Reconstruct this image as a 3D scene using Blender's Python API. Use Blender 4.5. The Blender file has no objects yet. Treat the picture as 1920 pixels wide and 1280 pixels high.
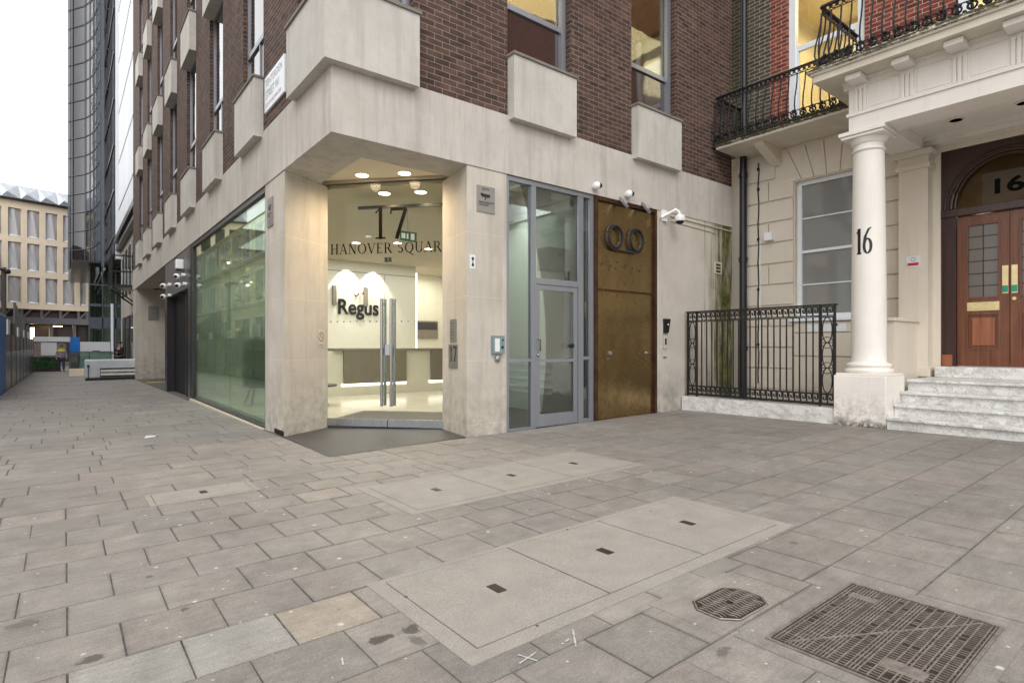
import bpy, bmesh, math, random
from mathutils import Vector, Matrix
random.seed(7)
C = bpy.context.scene
COL = C.collection
PI = math.pi

# ------------------------------------------------------------------ camera
A = math.atan(1340 / 1061.0)                      # yaw: the right facade runs along +X, the side street along +Y
cam = bpy.data.cameras.new('camera'); cam_o = bpy.data.objects.new('camera', cam); COL.objects.link(cam_o)
cam.sensor_fit = 'HORIZONTAL'; cam.sensor_width = 36.0; cam.lens = 36.0 * 1061 / 1920
cam.shift_y = 8.0 / 1920; cam.clip_start = 0.05; cam.clip_end = 2000
cam_o.location = (0, 0, 1.2); cam_o.rotation_euler = (PI / 2, 0, A - PI / 2)
C.camera = cam_o
# ------------------------------------------------------------------ light: overcast day
SUN_EL, SUN_AZ = math.radians(50), math.radians(200)
w = bpy.data.worlds.new('World'); C.world = w; w.use_nodes = True
nt = w.node_tree; nt.nodes.clear()
sky = nt.nodes.new('ShaderNodeTexSky'); sky.sky_type = 'NISHITA'; sky.sun_disc = False
sky.sun_elevation = SUN_EL; sky.sun_rotation = SUN_AZ; sky.dust_density = 4; sky.air_density = 1.0
hsv = nt.nodes.new('ShaderNodeHueSaturation'); hsv.inputs['Saturation'].default_value = 0.12
mixw = nt.nodes.new('ShaderNodeMix'); mixw.data_type = 'RGBA'; mixw.inputs[0].default_value = 0.8
mixw.inputs[7].default_value = (16.0, 16.0, 16.2, 1)     # even cloud layer
bg = nt.nodes.new('ShaderNodeBackground'); bg.inputs['Strength'].default_value = 0.125
ow = nt.nodes.new('ShaderNodeOutputWorld')
nt.links.new(sky.outputs[0], hsv.inputs['Color']); nt.links.new(hsv.outputs[0], mixw.inputs[6])
nt.links.new(mixw.outputs[2], bg.inputs[0]); nt.links.new(bg.outputs[0], ow.inputs[0])
sun = bpy.data.lights.new('sun', 'SUN'); sun.energy = 0.6; sun.angle = math.radians(25); sun.color = (1, .97, .93)
sun_o = bpy.data.objects.new('sun', sun); COL.objects.link(sun_o)
sd = Vector((-0.45, -0.62, 0.64)).normalized()    # towards the sun: over the square behind the camera
sun_o.rotation_euler = sd.to_track_quat('Z', 'Y').to_euler()
sky.sun_rotation = math.atan2(sd.x, sd.y); sky.sun_elevation = math.asin(sd.z)
C.view_settings.view_transform = 'Standard'; C.view_settings.look = 'None'
C.view_settings.exposure = 0.1; C.view_settings.gamma = 1.0; C.view_settings.use_curve_mapping = False
C.render.engine = 'CYCLES'
try:
    C.cycles.use_denoising = True; C.cycles.max_bounces = 8; C.cycles.transparent_max_bounces = 16
    C.cycles.sample_clamp_indirect = 4.0
except Exception: pass

# ------------------------------------------------------------------ ground plane (the pavement falls gently along the street)
def zg(x, y): return 0.008 * x - 0.0083 * y

# ------------------------------------------------------------------ materials
def lin(r, g, b):
    f = lambda c: (c / 12.92 if c <= .04045 else ((c + .055) / 1.055) ** 2.4)
    return (f(r / 255), f(g / 255), f(b / 255), 1)
class N:
    def __init__(s, name):
        s.m = bpy.data.materials.new(name); s.m.use_nodes = True; s.t = s.m.node_tree; s.t.nodes.clear()
        s.out = s.t.nodes.new('ShaderNodeOutputMaterial')
    def n(s, typ, **k):
        x = s.t.nodes.new(typ)
        for a, b in k.items(): setattr(x, a, b)
        return x
    def l(s, a, b): s.t.links.new(a, b)
    def pos(s):
        if not hasattr(s, '_p'): s._p = s.n('ShaderNodeNewGeometry')
        return s._p.outputs['Position']
    def scaled(s, v, sc):
        x = s.n('ShaderNodeVectorMath', operation='MULTIPLY'); s.l(v, x.inputs[0]); x.inputs[1].default_value = sc; return x.outputs[0]
    def noise(s, v, scale, detail=4, rough=.6):
        x = s.n('ShaderNodeTexNoise'); x.inputs['Scale'].default_value = scale; x.inputs['Detail'].default_value = detail
        x.inputs['Roughness'].default_value = rough; s.l(v, x.inputs['Vector']); return x.outputs[0]
    def ramp(s, v, a, b):
        x = s.n('ShaderNodeMapRange'); x.inputs[1].default_value = a; x.inputs[2].default_value = b; s.l(v, x.inputs[0]); return x.outputs[0]
    def mix(s, f, a, b, mode='MIX'):
        x = s.n('ShaderNodeMix', data_type='RGBA', blend_type=mode)
        for i, v in ((0, f), (6, a), (7, b)):
            if isinstance(v, (int, float)): x.inputs[i].default_value = v
            elif isinstance(v, tuple): x.inputs[i].default_value = v if len(v) == 4 else v + (1,)
            else: s.l(v, x.inputs[i])
        return x.outputs[2]
    def math(s, op, a, b=None):
        x = s.n('ShaderNodeMath', operation=op)
        for i, v in ((0, a), (1, b)):
            if v is None: continue
            if isinstance(v, (int, float)): x.inputs[i].default_value = v
            else: s.l(v, x.inputs[i])
        return x.outputs[0]
    def bump(s, h, strength, dist=.01):
        x = s.n('ShaderNodeBump'); x.inputs['Strength'].default_value = strength; x.inputs['Distance'].default_value = dist
        s.l(h, x.inputs['Height']); return x.outputs[0]
    def bsdf(s, col, rough=.6, metal=0, normal=None, spec=.5, coat=0):
        b = s.n('ShaderNodeBsdfPrincipled')
        if isinstance(col, tuple): b.inputs['Base Color'].default_value = col
        else: s.l(col, b.inputs['Base Color'])
        if isinstance(rough, (int, float)): b.inputs['Roughness'].default_value = rough
        else: s.l(rough, b.inputs['Roughness'])
        b.inputs['Metallic'].default_value = metal; b.inputs['Specular IOR Level'].default_value = spec
        if coat: b.inputs['Coat Weight'].default_value = coat
        if normal: s.l(normal, b.inputs['Normal'])
        s.l(b.outputs[0], s.out.inputs[0]); s.b = b
        return b
    def wallvec(s):                                   # (along the wall, up, 0) from the world position
        g = s.pos(); ge = s._p
        sp = s.n('ShaderNodeSeparateXYZ'); s.l(g, sp.inputs[0])
        sn = s.n('ShaderNodeSeparateXYZ'); s.l(ge.outputs['True Normal'], sn.inputs[0])
        a = s.math('GREATER_THAN', s.math('ABSOLUTE', sn.outputs[0]), .6)
        u = s.math('ADD', s.math('MULTIPLY', sp.outputs[1], a), s.math('MULTIPLY', sp.outputs[0], s.math('SUBTRACT', 1.0, a)))
        c = s.n('ShaderNodeCombineXYZ'); s.l(u, c.inputs[0]); s.l(sp.outputs[2], c.inputs[1])
        s.sp = sp
        return c.outputs[0]
def brick_tex(s, vec, wd, ht, mortar, c1, c2, cm, off=.5, bias=0, smooth=.1, freq=2):
    x = s.n('ShaderNodeTexBrick'); x.offset = off; x.offset_frequency = freq
    x.inputs['Scale'].default_value = 1; x.inputs['Brick Width'].default_value = wd; x.inputs['Row Height'].default_value = ht
    x.inputs['Mortar Size'].default_value = mortar; x.inputs['Mortar Smooth'].default_value = smooth; x.inputs['Bias'].default_value = bias
    x.inputs['Color1'].default_value = c1; x.inputs['Color2'].default_value = c2; x.inputs['Mortar'].default_value = cm
    s.l(vec, x.inputs['Vector']); return x
def plain(name, col, rough=.5, metal=0, var=.12, scale=6, bump=.1, spec=.5, coat=0, streak=False):
    s = N(name); p = s.pos(); v = s.scaled(p, (1, 1, .12)) if streak else p
    n = s.noise(v, scale, 5); d = tuple(c * (1 - var * 1.6) for c in col[:3]) + (1,); b = tuple(min(1, c * (1 + var)) for c in col[:3]) + (1,)
    c = s.mix(s.ramp(n, .3, .7), d, b)
    n2 = s.noise(p, scale * 9, 3)
    r = s.math('ADD', rough - .08, s.math('MULTIPLY', n2, .16))
    s.bsdf(c, r, metal, s.bump(n2, bump, .004), spec, coat); return s.m
def stone(name, col, jh=.86, jw=1.6, joff=0.14, joint=.0035, dirt=.5, jcol=.72):
    s = N(name); wv = s.wallvec(); p = s.pos()
    off = s.n('ShaderNodeVectorMath', operation='ADD'); s.l(wv, off.inputs[0]); off.inputs[1].default_value = (.1, -joff + jh * 4, 0)
    br = brick_tex(s, off.outputs[0], jw, jh, joint, (1, 1, 1, 1), (.93, .93, .94, 1), (jcol, jcol, jcol, 1), off=0)
    big = s.noise(p, 1.3, 6, .65); st = s.noise(s.scaled(p, (3.5, 3.5, .35)), 1.6, 5, .6); fine = s.noise(p, 90, 3)
    c = s.mix(s.ramp(big, .32, .68), tuple(x * k_ for x, k_ in zip(col[:3], (.85, .835, .81))) + (1,), col)
    c = s.mix(s.math('MULTIPLY', s.ramp(s.noise(p, 5, 6, .7), .45, .75), .22), c, (.36, .35, .34, 1))
    c = s.mix(s.math('MULTIPLY', s.ramp(st, .48, .70), .5 * dirt), c, (.30, .27, .22, 1))
    dr = s.noise(s.scaled(p, (11, 11, .5)), 1.3, 4, .65)
    c = s.mix(s.math('MULTIPLY', s.math('MULTIPLY', s.ramp(dr, .54, .72), s.ramp(big, .35, .65)), .42 * dirt), c, (.24, .22, .19, 1))
    c = s.mix(s.math('MULTIPLY', s.ramp(fine, .35, .8), .16), c, (.32, .29, .25, 1))
    # grime rising from the pavement
    z = s.ramp(s.sp.outputs[2], .95, -.05)
    zz = s.math('MULTIPLY', z, s.ramp(s.noise(p, 5, 6, .75), .38, .62))
    c = s.mix(s.math('MULTIPLY', s.ramp(s.noise(s.scaled(p, (1, 1, .5)), 2.3, 6, .75), .56, .72), .30 * dirt), c, (.30, .22, .16, 1))
    c = s.mix(s.math('MULTIPLY', zz, .75 * dirt), c, (.16, .145, .12, 1))
    c = s.mix(1.0, c, br.outputs[0], 'MULTIPLY')
    h = s.math('ADD', s.math('MULTIPLY', fine, .3), br.outputs['Fac'])
    inv = s.math('SUBTRACT', 1.0, h)
    s.bsdf(c, .82, 0, s.bump(inv, .25, .006), .25); return s.m

M = {}
M['stone'] = stone('portland_stone', lin(208, 201, 189), 0.86, 1.64, dirt=.7, jcol=1.16)
M['fascia'] = stone('fascia_stone', lin(208, 202, 194), 5.0, 1.42, 3, dirt=.8, jcol=.85)
M['box'] = stone('panel_stone', lin(212, 209, 201), 30, 30, 0, joint=0, dirt=.65)
M['coping'] = plain('weathered_coping', lin(128, 122, 114), .85, var=.15, scale=4)
M['soffit'] = plain('soffit_stone', lin(200, 190, 172), .85, var=.06, scale=2)
M['plaster'] = plain('ceiling_plaster', lin(228, 214, 190), .8, var=.03)
# brown brick
def brickmat(name, c1, c2, cm, algae=None, wd=.225, ht=.0752, off=.5, m=.0042, red=None):
    s = N(name); wv = s.wallvec(); p = s.pos()
    br = brick_tex(s, wv, wd, ht, m, c1, c2, cm, off=off, smooth=.3)
    # random tone per brick, from a second brick pattern of the same size with strong contrast
    n = s.noise(s.scaled(wv, (1 / wd, 1 / ht, 1)), .9, 1, .3)
    tone = s.mix(s.ramp(n, .3, .7), (.62, .6, .6, 1), (1.25, 1.2, 1.18, 1))
    c = s.mix(br.outputs['Fac'], s.mix(1.0, br.outputs[0], tone, 'MULTIPLY'), br.outputs[0])
    big = s.noise(p, .9, 5, .6)
    c = s.mix(s.math('MULTIPLY', s.ramp(big, .35, .75), .4), c, tuple(x * .6 for x in c1[:3]) + (1,))
    if red:
        y0, y1, cr1, cr2, crm = red
        br2 = brick_tex(s, wv, wd, ht, m, cr1, cr2, crm, off=off, smooth=.3)
        cc = s.mix(br2.outputs['Fac'], s.mix(1.0, br2.outputs[0], tone, 'MULTIPLY'), br2.outputs[0])
        jit = s.math('ADD', s.sp.outputs[1], s.math('MULTIPLY', s.noise(p, 6, 3), .12))
        c = s.mix(s.math('LESS_THAN', jit, y0 + .06), c, cc)
    if algae:
        ax, col, lo, hi = algae
        k = s.math('MULTIPLY', s.ramp(s.math('SUBTRACT', s.sp.outputs[ax], s.math('MULTIPLY', s.noise(s.scaled(p, (7, 7, .8)), 1.5, 5), .7)), lo, hi), .48)
        c = s.mix(k, c, s.mix(s.noise(p, 9, 4), col, (.02, .022, .012, 1)))
    fine = s.noise(p, 70, 3)
    h = s.math('SUBTRACT', s.math('MULTIPLY', fine, .35), br.outputs['Fac'])
    s.bsdf(c, .85, 0, s.bump(h, .55, .006), .25); return s.m
M['brick'] = brickmat('brown_brick', (.128, .076, .056, 1), (.062, .041, .035, 1), (.30, .26, .225, 1))
M['red_brick'] = brickmat('old_brick', (.070, .062, .060, 1), (.12, .09, .08, 1), (.44, .42, .34, 1), m=.0085, wd=.22, ht=.076,
                          red=(5.62, 0, (.30, .072, .044, 1), (.17, .042, .032, 1), (.40, .32, .26, 1)),
                          algae=(1, (.11, .115, .025, 1), 5.1, 5.9))
M['concrete_dark'] = plain('grey_concrete', lin(120, 116, 112), .8)
def algae_stone():
    s = N('algae_stone'); s.wallvec(); p = s.pos()
    big = s.noise(p, 1.3, 6, .65); fine = s.noise(p, 90, 3)
    c = s.mix(s.ramp(big, .32, .68), lin(186, 178, 166), lin(205, 198, 187))
    nn = s.noise(s.scaled(p, (9, 9, .5)), 1.3, 5, .65)
    k = s.ramp(s.math('ADD', s.sp.outputs[0], s.math('MULTIPLY', s.math('SUBTRACT', nn, .5), 1.6)), 9.75, 10.35)
    k2 = s.math('MULTIPLY', k, s.ramp(s.noise(s.scaled(p, (5, 5, .7)), 1.7, 4), .25, .5))
    g = s.mix(s.ramp(s.noise(p, 4, 5), .35, .65), (.16, .16, .05, 1), (.035, .04, .012, 1))
    c = s.mix(k2, c, g)
    zz = s.math('MULTIPLY', s.ramp(s.sp.outputs[2], .9, .0), s.ramp(s.noise(p, 4, 6, .7), .35, .65))
    c = s.mix(s.math('MULTIPLY', zz, .75), c, (.09, .08, .07, 1))
    s.bsdf(c, .85, 0, s.bump(fine, .15, .004), .25); return s.m
M['algae_stone'] = algae_stone()
def painted(name, col, moss=True, dirt=.9):
    s = N(name); s.wallvec(); p = s.pos(); n = s.noise(p, 2.2, 6, .65); st = s.noise(s.scaled(p, (6, 6, .5)), 1.5, 5); fine = s.noise(p, 40, 4)
    c = s.mix(s.ramp(n, .3, .7), tuple(x * .93 for x in col[:3]) + (1,), col)
    c = s.mix(s.math('MULTIPLY', s.ramp(st, .55, .8), .28 * dirt), c, (.4, .35, .26, 1))
    if moss:
        zz = s.math('MULTIPLY', s.ramp(s.sp.outputs[2], .62, .02), s.ramp(s.noise(p, 9, 6, .75), .42, .62))
        c = s.mix(s.math('MULTIPLY', zz, .7), c, (.12, .11, .07, 1))
        z2 = s.math('MULTIPLY', s.ramp(s.sp.outputs[2], .19, .03), s.ramp(s.noise(p, 18, 5, .7), .34, .5))
        c = s.mix(s.math('MULTIPLY', z2, .9), c, (.035, .033, .02, 1))
    s.bsdf(c, .55, 0, s.bump(fine, .12, .004), .4); return s.m
M['stucco'] = painted('cream_stucco', lin(222, 212, 196))
M['column'] = painted('white_painted_stone', lin(238, 232, 224), moss=True, dirt=.6)
M['white'] = plain('white_paint', lin(232, 236, 240), .4, var=.03)
def cornice(nm='mossy_cornice', zt=0.0):
    s = N(nm); p = s.pos(); s.wallvec()
    n = s.noise(p, 14, 6, .7); c = s.mix(s.ramp(s.noise(p, 3, 5), .3, .7), lin(205, 196, 180), lin(222, 214, 200))
    k = s.math('MULTIPLY', s.ramp(s.math('ADD', s.sp.outputs[2], s.math('MULTIPLY', n, .13)), 5.245 - zt, 5.275 - zt), s.ramp(s.noise(p, 9, 5, .7), .34, .46))
    c = s.mix(k, c, s.mix(s.noise(p, 30, 3), (.11, .10, .05, 1), (.03, .028, .018, 1)))
    s.bsdf(c, .8, 0, s.bump(n, .3, .01), .3); return s.m
M['cornice'] = cornice(zt=.022); M['slab_edge'] = cornice('mossy_slab', .13)
def marble():
    s = N('veined_marble'); p = s.pos()
    d = s.noise(p, 3, 5, .7)
    v = s.n('ShaderNodeVectorMath', operation='ADD'); s.l(p, v.inputs[0])
    cc = s.n('ShaderNodeCombineXYZ'); s.l(d, cc.inputs[0]); s.l(d, cc.inputs[1]); s.l(d, cc.inputs[2]); s.l(cc.outputs[0], v.inputs[1])
    n = s.noise(s.scaled(v.outputs[0], (1, .6, 2.2)), 2.6, 8, .72)
    vein = s.math('SUBTRACT', 1.0, s.ramp(s.math('ABSOLUTE', s.math('SUBTRACT', n, .5)), 0, .035))
    c = s.mix(s.math('MULTIPLY', vein, .6), s.mix(s.ramp(s.noise(p, 6, 6), .3, .7), lin(205, 204, 200), lin(232, 230, 226)), (.15, .16, .18, 1))
    c = s.mix(s.math('MULTIPLY', s.ramp(s.noise(s.scaled(p, (2, 2, 9)), 1.6, 6, .7), .5, .8), .35), c, (.36, .33, .28, 1))
    fine = s.noise(p, 28, 5, .8)
    c = s.mix(s.math('MULTIPLY', s.ramp(fine, .55, .72), .26), c, (.22, .22, .22, 1))
    s.bsdf(c, .45, 0, s.bump(fine, .1, .003)); return s.m
M['marble'] = marble()
M['moss'] = plain('black_moss', (.035, .034, .018, 1), .95, var=.6, scale=22, bump=.8)
M['iron'] = plain('black_iron', (.012, .012, .013, 1), .45, var=.3, scale=20, spec=.5)
M['pipe'] = plain('black_painted_pipe', (.016, .016, .02, 1), .35, var=.3, streak=True)
M['alu'] = plain('grey_aluminium', lin(150, 153, 160), .38, .55, var=.06, streak=True)
M['dark_alu'] = plain('dark_metal_frame', lin(74, 72, 72), .4, .5, var=.15)
M['steel'] = plain('brushed_steel', lin(176, 178, 180), .25, .95, var=.06, streak=True)
M['plaque'] = plain('steel_plaque', lin(150, 146, 142), .4, .6, var=.05)
M['black'] = plain('black_plastic', (.01, .01, .011, 1), .35, var=.1)
M['charcoal'] = plain('charcoal_cladding', lin(52, 50, 54), .3, .2, var=.2, scale=2, streak=True)
M['grey_clad'] = plain('grey_cladding', lin(110, 108, 110), .4, .2, var=.08)
M['void'] = plain('black_doorway', (.003, .003, .004, 1), .6)
M['cam_white'] = plain('white_plastic', lin(238, 238, 238), .35, var=.02)
M['white_stick'] = plain('white_sticker', lin(225, 225, 228), .5, var=.02)
M['red'] = plain('red_print', (.5, .03, .03, 1), .5)
M['pink'] = plain('faded_print', lin(170, 140, 165), .5)
M['grey_text'] = plain('grey_lettering', lin(148, 152, 160), .5)
M['green_sign'] = plain('exit_sign_green', lin(20, 90, 60), .5)
M['ltgreen'] = plain('green_sticker', (.01, .28, .17, 1), .4)
M['mat'] = plain('dark_entrance_granite', lin(64, 63, 62), .5, var=.10, scale=3)
M['threshold'] = plain('threshold_strip', lin(70, 66, 62), .5, .3)
def bronze():
    s = N('aged_bronze'); p = s.pos(); s.wallvec()
    n = s.noise(s.scaled(p, (2.5, 2.5, .9)), 1.5, 6, .65); n2 = s.noise(p, 7, 5, .7)
    c = s.mix(s.ramp(n, .3, .7), (.33, .23, .105, 1), (.44, .32, .15, 1))
    c = s.mix(s.math('MULTIPLY', s.ramp(n2, .55, .75), .22), c, (.12, .07, .03, 1))
    e = s.math('MULTIPLY', s.ramp(s.sp.outputs[2], .9, .0), s.ramp(n2, .35, .6))
    c = s.mix(s.math('MULTIPLY', e, .35), c, (.09, .05, .025, 1))
    r = s.math('ADD', .16, s.math('MULTIPLY', n2, .2))
    s.bsdf(c, r, .92, s.bump(s.noise(p, 1.8, 3), .06, .05)); return s.m
M['bronze'] = bronze()
M['bronze_dark'] = plain('dark_bronze', (.10, .052, .03, 1), .45, .7, var=.25)
M['brass'] = plain('polished_brass', (.66, .54, .30, 1), .3, .9, var=.1)
def wood(name, a, b, rough=.32):
    s = N(name); p = s.pos(); v = s.scaled(p, (14, 14, .9)); n = s.noise(v, 1.6, 6, .65)
    c = s.mix(s.ramp(n, .3, .7), a, b); s.bsdf(c, rough, 0, s.bump(n, .06, .003), .4, .15); return s.m
M['wood'] = wood('mahogany', (.095, .026, .010, 1), (.20, .066, .026, 1))
M['wood_dark'] = wood('dark_mahogany', (.022, .009, .007, 1), (.055, .018, .012, 1))
M['wood_light'] = wood('mahogany_panel', (.20, .058, .022, 1), (.33, .115, .050, 1))
def glass(name, tint, refl=1.0, ior=1.5, extra=0.0, wavy=0):
    s = N(name); tr = s.n('ShaderNodeBsdfTransparent'); tr.inputs[0].default_value = tint
    gl = s.n('ShaderNodeBsdfGlossy'); gl.inputs['Roughness'].default_value = 0.0; gl.inputs[0].default_value = (1, 1, 1, 1)
    if wavy:
        nm = s.bump(s.noise(s.pos(), 1.2, 2), wavy, .05); s.l(nm, gl.inputs['Normal'])
    fr = s.n('ShaderNodeFresnel'); fr.inputs[0].default_value = ior
    f = s.math('MINIMUM', s.math('ADD', s.math('MULTIPLY', fr.outputs[0], refl), extra), 1.0)
    mx = s.n('ShaderNodeMixShader'); s.l(f, mx.inputs[0]); s.l(tr.outputs[0], mx.inputs[1]); s.l(gl.outputs[0], mx.inputs[2])
    s.l(mx.outputs[0], s.out.inputs[0]); return s.m
M['glass'] = glass('clear_glass', (.93, .97, .94, 1), .9)
M['door_glass'] = glass('entrance_glass', (.97, .985, .965, 1), .15)
M['shop_glass'] = glass('green_shop_glass', (.78, .91, .83, 1), .70, 1.5, .03)
M['fan_glass'] = glass('dim_fanlight_glass', (.62, .56, .44, 1), .22, 1.5, .0, .05)
M['up_glass'] = glass('upper_window_glass', (.74, .73, .64, 1), .8, 1.5, .02, .05)
M['lobby_glass'] = glass('green_lobby_glass', (.45, .58, .50, 1), 1.2, 1.5, .05)
def mirror_glass(name, col, rough=.03, spec=1.0, wav=.4):
    s = N(name); p = s.pos(); s.bsdf(col, rough, 0, s.bump(s.noise(p, .7, 2), wav, .04), spec, .4); return s.m
M['dark_glass'] = mirror_glass('dark_window_glass', (.035, .03, .03, 1))
M['spandrel'] = mirror_glass('brown_spandrel_glass', (.045, .028, .024, 1), .05)
M['sash_glass'] = mirror_glass('grey_net_glass', (.24, .245, .235, 1), .06, .6, .2)
M['leaded'] = mirror_glass('obscured_leaded_glass', lin(98, 90, 84), .3, .5, .3)
M['tower_glass'] = mirror_glass('smoked_curved_glass', (.018, .017, .020, 1), .05, .38, .9)
M['hall_wall'] = plain('brown_hall_wall', (.34, .29, .21, 1), .8, var=.25, scale=1.5)
M['warm_room'] = plain('warm_lit_blind', (.55, .42, .16, 1), .8, var=.15, scale=1.2)
def emit(name, col, st):
    s = N(name); e = s.n('ShaderNodeEmission'); e.inputs[0].default_value = col; e.inputs[1].default_value = st; s.l(e.outputs[0], s.out.inputs[0]); return s.m
M['lamp'] = emit('lit_downlight', (1, .86, .66, 1), 14)
M['led'] = emit('led_strip', (1, .93, .80, 1), 5)
M['lamp_far'] = emit('lit_wall_lamp', (1, .72, .35, 1), 9)
M['lobby_wall'] = plain('cream_lobby_wall', lin(226, 223, 212), .7, var=.02)
M['lobby_floor'] = plain('pale_lobby_floor', lin(212, 205, 188), .18, var=.03)
M['lobby_ceiling'] = plain('lobby_ceiling', lin(178, 168, 148), .8, var=.02)
M['desk_panel'] = plain('taupe_desk_panel', lin(128, 121, 108), .6, var=.05)
M['desk'] = plain('cream_desk', lin(222, 218, 204), .4, var=.02)
M['teal'] = plain('dark_teal_upholstery', (.012, .045, .050, 1), .8)
M['chair_leg'] = plain('wooden_chair_leg', (.10, .045, .02, 1), .5)
M['foil'] = plain('crumpled_foil', lin(250, 240, 215), .3, .55, var=.05)
M['office_wall'] = plain('office_wall', (.62, .50, .20, 1), .8, var=.05)
M['booth_wall'] = plain('pale_green_lobby_wall', lin(196, 202, 194), .6, var=.03)
M['grey_box'] = plain('grey_control_box', lin(130, 150, 152), .45, .3, var=.04)
M['tan'] = plain('tan_precast', lin(240, 224, 200), .8, var=.05, scale=1)
M['tan_glass'] = mirror_glass('grey_faceted_glass', (.45, .45, .48, 1), .25, .6, .1)
M['silver'] = plain('silver_roof_facets', lin(190, 195, 202), .35, .6, var=.12, scale=2)
M['white_clad'] = plain('white_cladding', lin(214, 217, 222), .5, var=.05, scale=.6, streak=True)
M['pale_stone'] = plain('pale_street_stone', lin(176, 170, 158), .8, var=.15, scale=1.2, streak=True)
M['tower_metal'] = plain('tower_fin_metal', lin(92, 98, 108), .35, .5, var=.1)
M['tower_trim'] = plain('tower_trim', lin(112, 110, 114), .4, .5)
M['blue'] = plain('blue_hoarding', (.010, .17, .60, 1), .45, var=.08)
M['hedge'] = plain('artificial_hedge', (.02, .075, .022, 1), .9, var=.6, scale=6, bump=.8)
M['poster'] = plain('printed_poster', lin(150, 132, 128), .5, var=.25, scale=3)
M['hoard_dark'] = plain('dark_hoarding_panel', lin(88, 88, 82), .25, .2, var=.3, scale=1.5)
M['corr'] = plain('grey_sheet', lin(120, 117, 120), .6, var=.15)
M['barrier'] = plain('weathered_white_plastic', lin(196, 202, 206), .6, var=.08, scale=3)
M['louvre'] = plain('louvre_white', lin(214, 212, 206), .5)
M['yellow'] = plain('worn_yellow_paint', (.50, .33, .06, 1), .8, var=.3, scale=10)
M['skin'] = plain('skin', (.42, .25, .18, 1), .5)
M['hair'] = plain('dark_hair', (.02, .015, .012, 1), .6)
M['hivis'] = plain('hi_vis_yellow', (.55, .62, .06, 1), .7)
M['grey_cloth'] = plain('grey_work_shirt', lin(150, 145, 160), .8)
M['navy'] = plain('navy_trousers', lin(62, 62, 84), .8)
M['black_cloth'] = plain('black_coat', (.012, .012, .014, 1), .85)
M['facing_stone'] = plain('ochre_facing_stone', lin(226, 212, 176), .8, var=.08, scale=1)
STAINS = [(1.02, 2.17, .055, .035, .8), (1.16, 2.16, .05, .04, .75), (1.13, 2.06, .03, .06, .5), (2.02, 1.22, .045, .03, .5), (.08, 2.75, .05, .035, .7), (-.14, 3.3, .06, .05, .4), (1.5, 5.0, .05, .02, .5), (.9, 5.12, .1, .02, .5), (3.45, 1.62, .03, .02, .5)]
def pavemat():
    s = N('york_paving'); p = s.pos()
    at = s.n('ShaderNodeAttribute', attribute_name='tone', attribute_type='GEOMETRY')
    big = s.noise(p, .9, 5, .6); md = s.noise(p, 6, 6, .7); fine = s.noise(p, 120, 3, .7)
    c = s.mix(1.0, at.outputs[0], s.mix(s.ramp(big, .3, .7), (.80, .80, .82, 1), (1.08, 1.07, 1.05, 1)), 'MULTIPLY')
    c = s.mix(1.0, c, s.mix(s.ramp(md, .3, .72), (.74, .73, .73, 1), (1.13, 1.12, 1.11, 1)), 'MULTIPLY')
    gr = s.noise(s.scaled(p, (3, 26, 1)), 1.6, 4, .7); c = s.mix(1.0, c, s.mix(s.ramp(gr, .3, .7), (.88, .88, .88, 1), (1.08, 1.08, 1.08, 1)), 'MULTIPLY')
    c = s.mix(1.0, c, s.mix(s.ramp(fine, .3, .75), (.72, .72, .72, 1), (1.2, 1.2, 1.2, 1)), 'MULTIPLY')
    def spots(scale, rad, keep, warp=0):
        v = s.n('ShaderNodeTexVoronoi', feature='F1'); v.inputs['Scale'].default_value = scale; v.inputs['Randomness'].default_value = 1
        s.l(s.scaled(p, (1, 1, 0)), v.inputs['Vector'])
        sep = s.n('ShaderNodeSeparateColor'); s.l(v.outputs['Color'], sep.inputs[0])
        d = s.math('ADD', v.outputs['Distance'], s.math('MULTIPLY', s.math('SUBTRACT', s.noise(p, 30, 2), .5), .12 + warp))
        a = s.ramp(d, rad * 1.25, rad * .8)
        return s.math('MULTIPLY', a, s.math('LESS_THAN', sep.outputs[0], keep))
    c = s.mix(s.math('MULTIPLY', spots(5.3, .060, .85), .8), c, (.56, .55, .53, 1))
    c = s.mix(s.math('MULTIPLY', spots(8.7, .055, .5), .7), c, (.60, .59, .57, 1))       # trodden gum
    c = s.mix(s.math('MULTIPLY', spots(12, .06, .35), .6), c, (.60, .59, .57, 1))
    c = s.mix(s.math('MULTIPLY', spots(3.1, .045, .55, .05), .75), c, (.07, .065, .06, 1))  # dark marks
    c = s.mix(s.math('MULTIPLY', spots(1.3, .075, .22, .25), .6), c, (.08, .072, .065, 1))
    wn = s.noise(p, 22, 5, .7)
    for (sx, sy, rx, ry, st_) in STAINS:
        q = s.n('ShaderNodeVectorMath', operation='SUBTRACT'); s.l(s.scaled(p, (1, 1, 0)), q.inputs[0]); q.inputs[1].default_value = (sx, sy, 0)
        q2 = s.scaled(q.outputs[0], (1 / rx, 1 / ry, 0)); ln = s.n('ShaderNodeVectorMath', operation='LENGTH'); s.l(q2, ln.inputs[0])
        dd = s.math('ADD', ln.outputs['Value'], s.math('MULTIPLY', s.math('SUBTRACT', wn, .5), 2.6))
        c = s.mix(s.math('MULTIPLY', s.ramp(dd, 1.05, .7), st_), c, (.035, .030, .027, 1))
    r = s.math('ADD', .50, s.math('MULTIPLY', md, .3))
    h = s.math('ADD', s.math('MULTIPLY', fine, .4), md)
    s.bsdf(c, r, 0, s.bump(h, .22, .006), .35); return s.m
M['paving'] = pavemat()
M['joint'] = plain('paving_joint', (.115, .104, .092, 1), .9, var=.4, scale=14, bump=.4)
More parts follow.
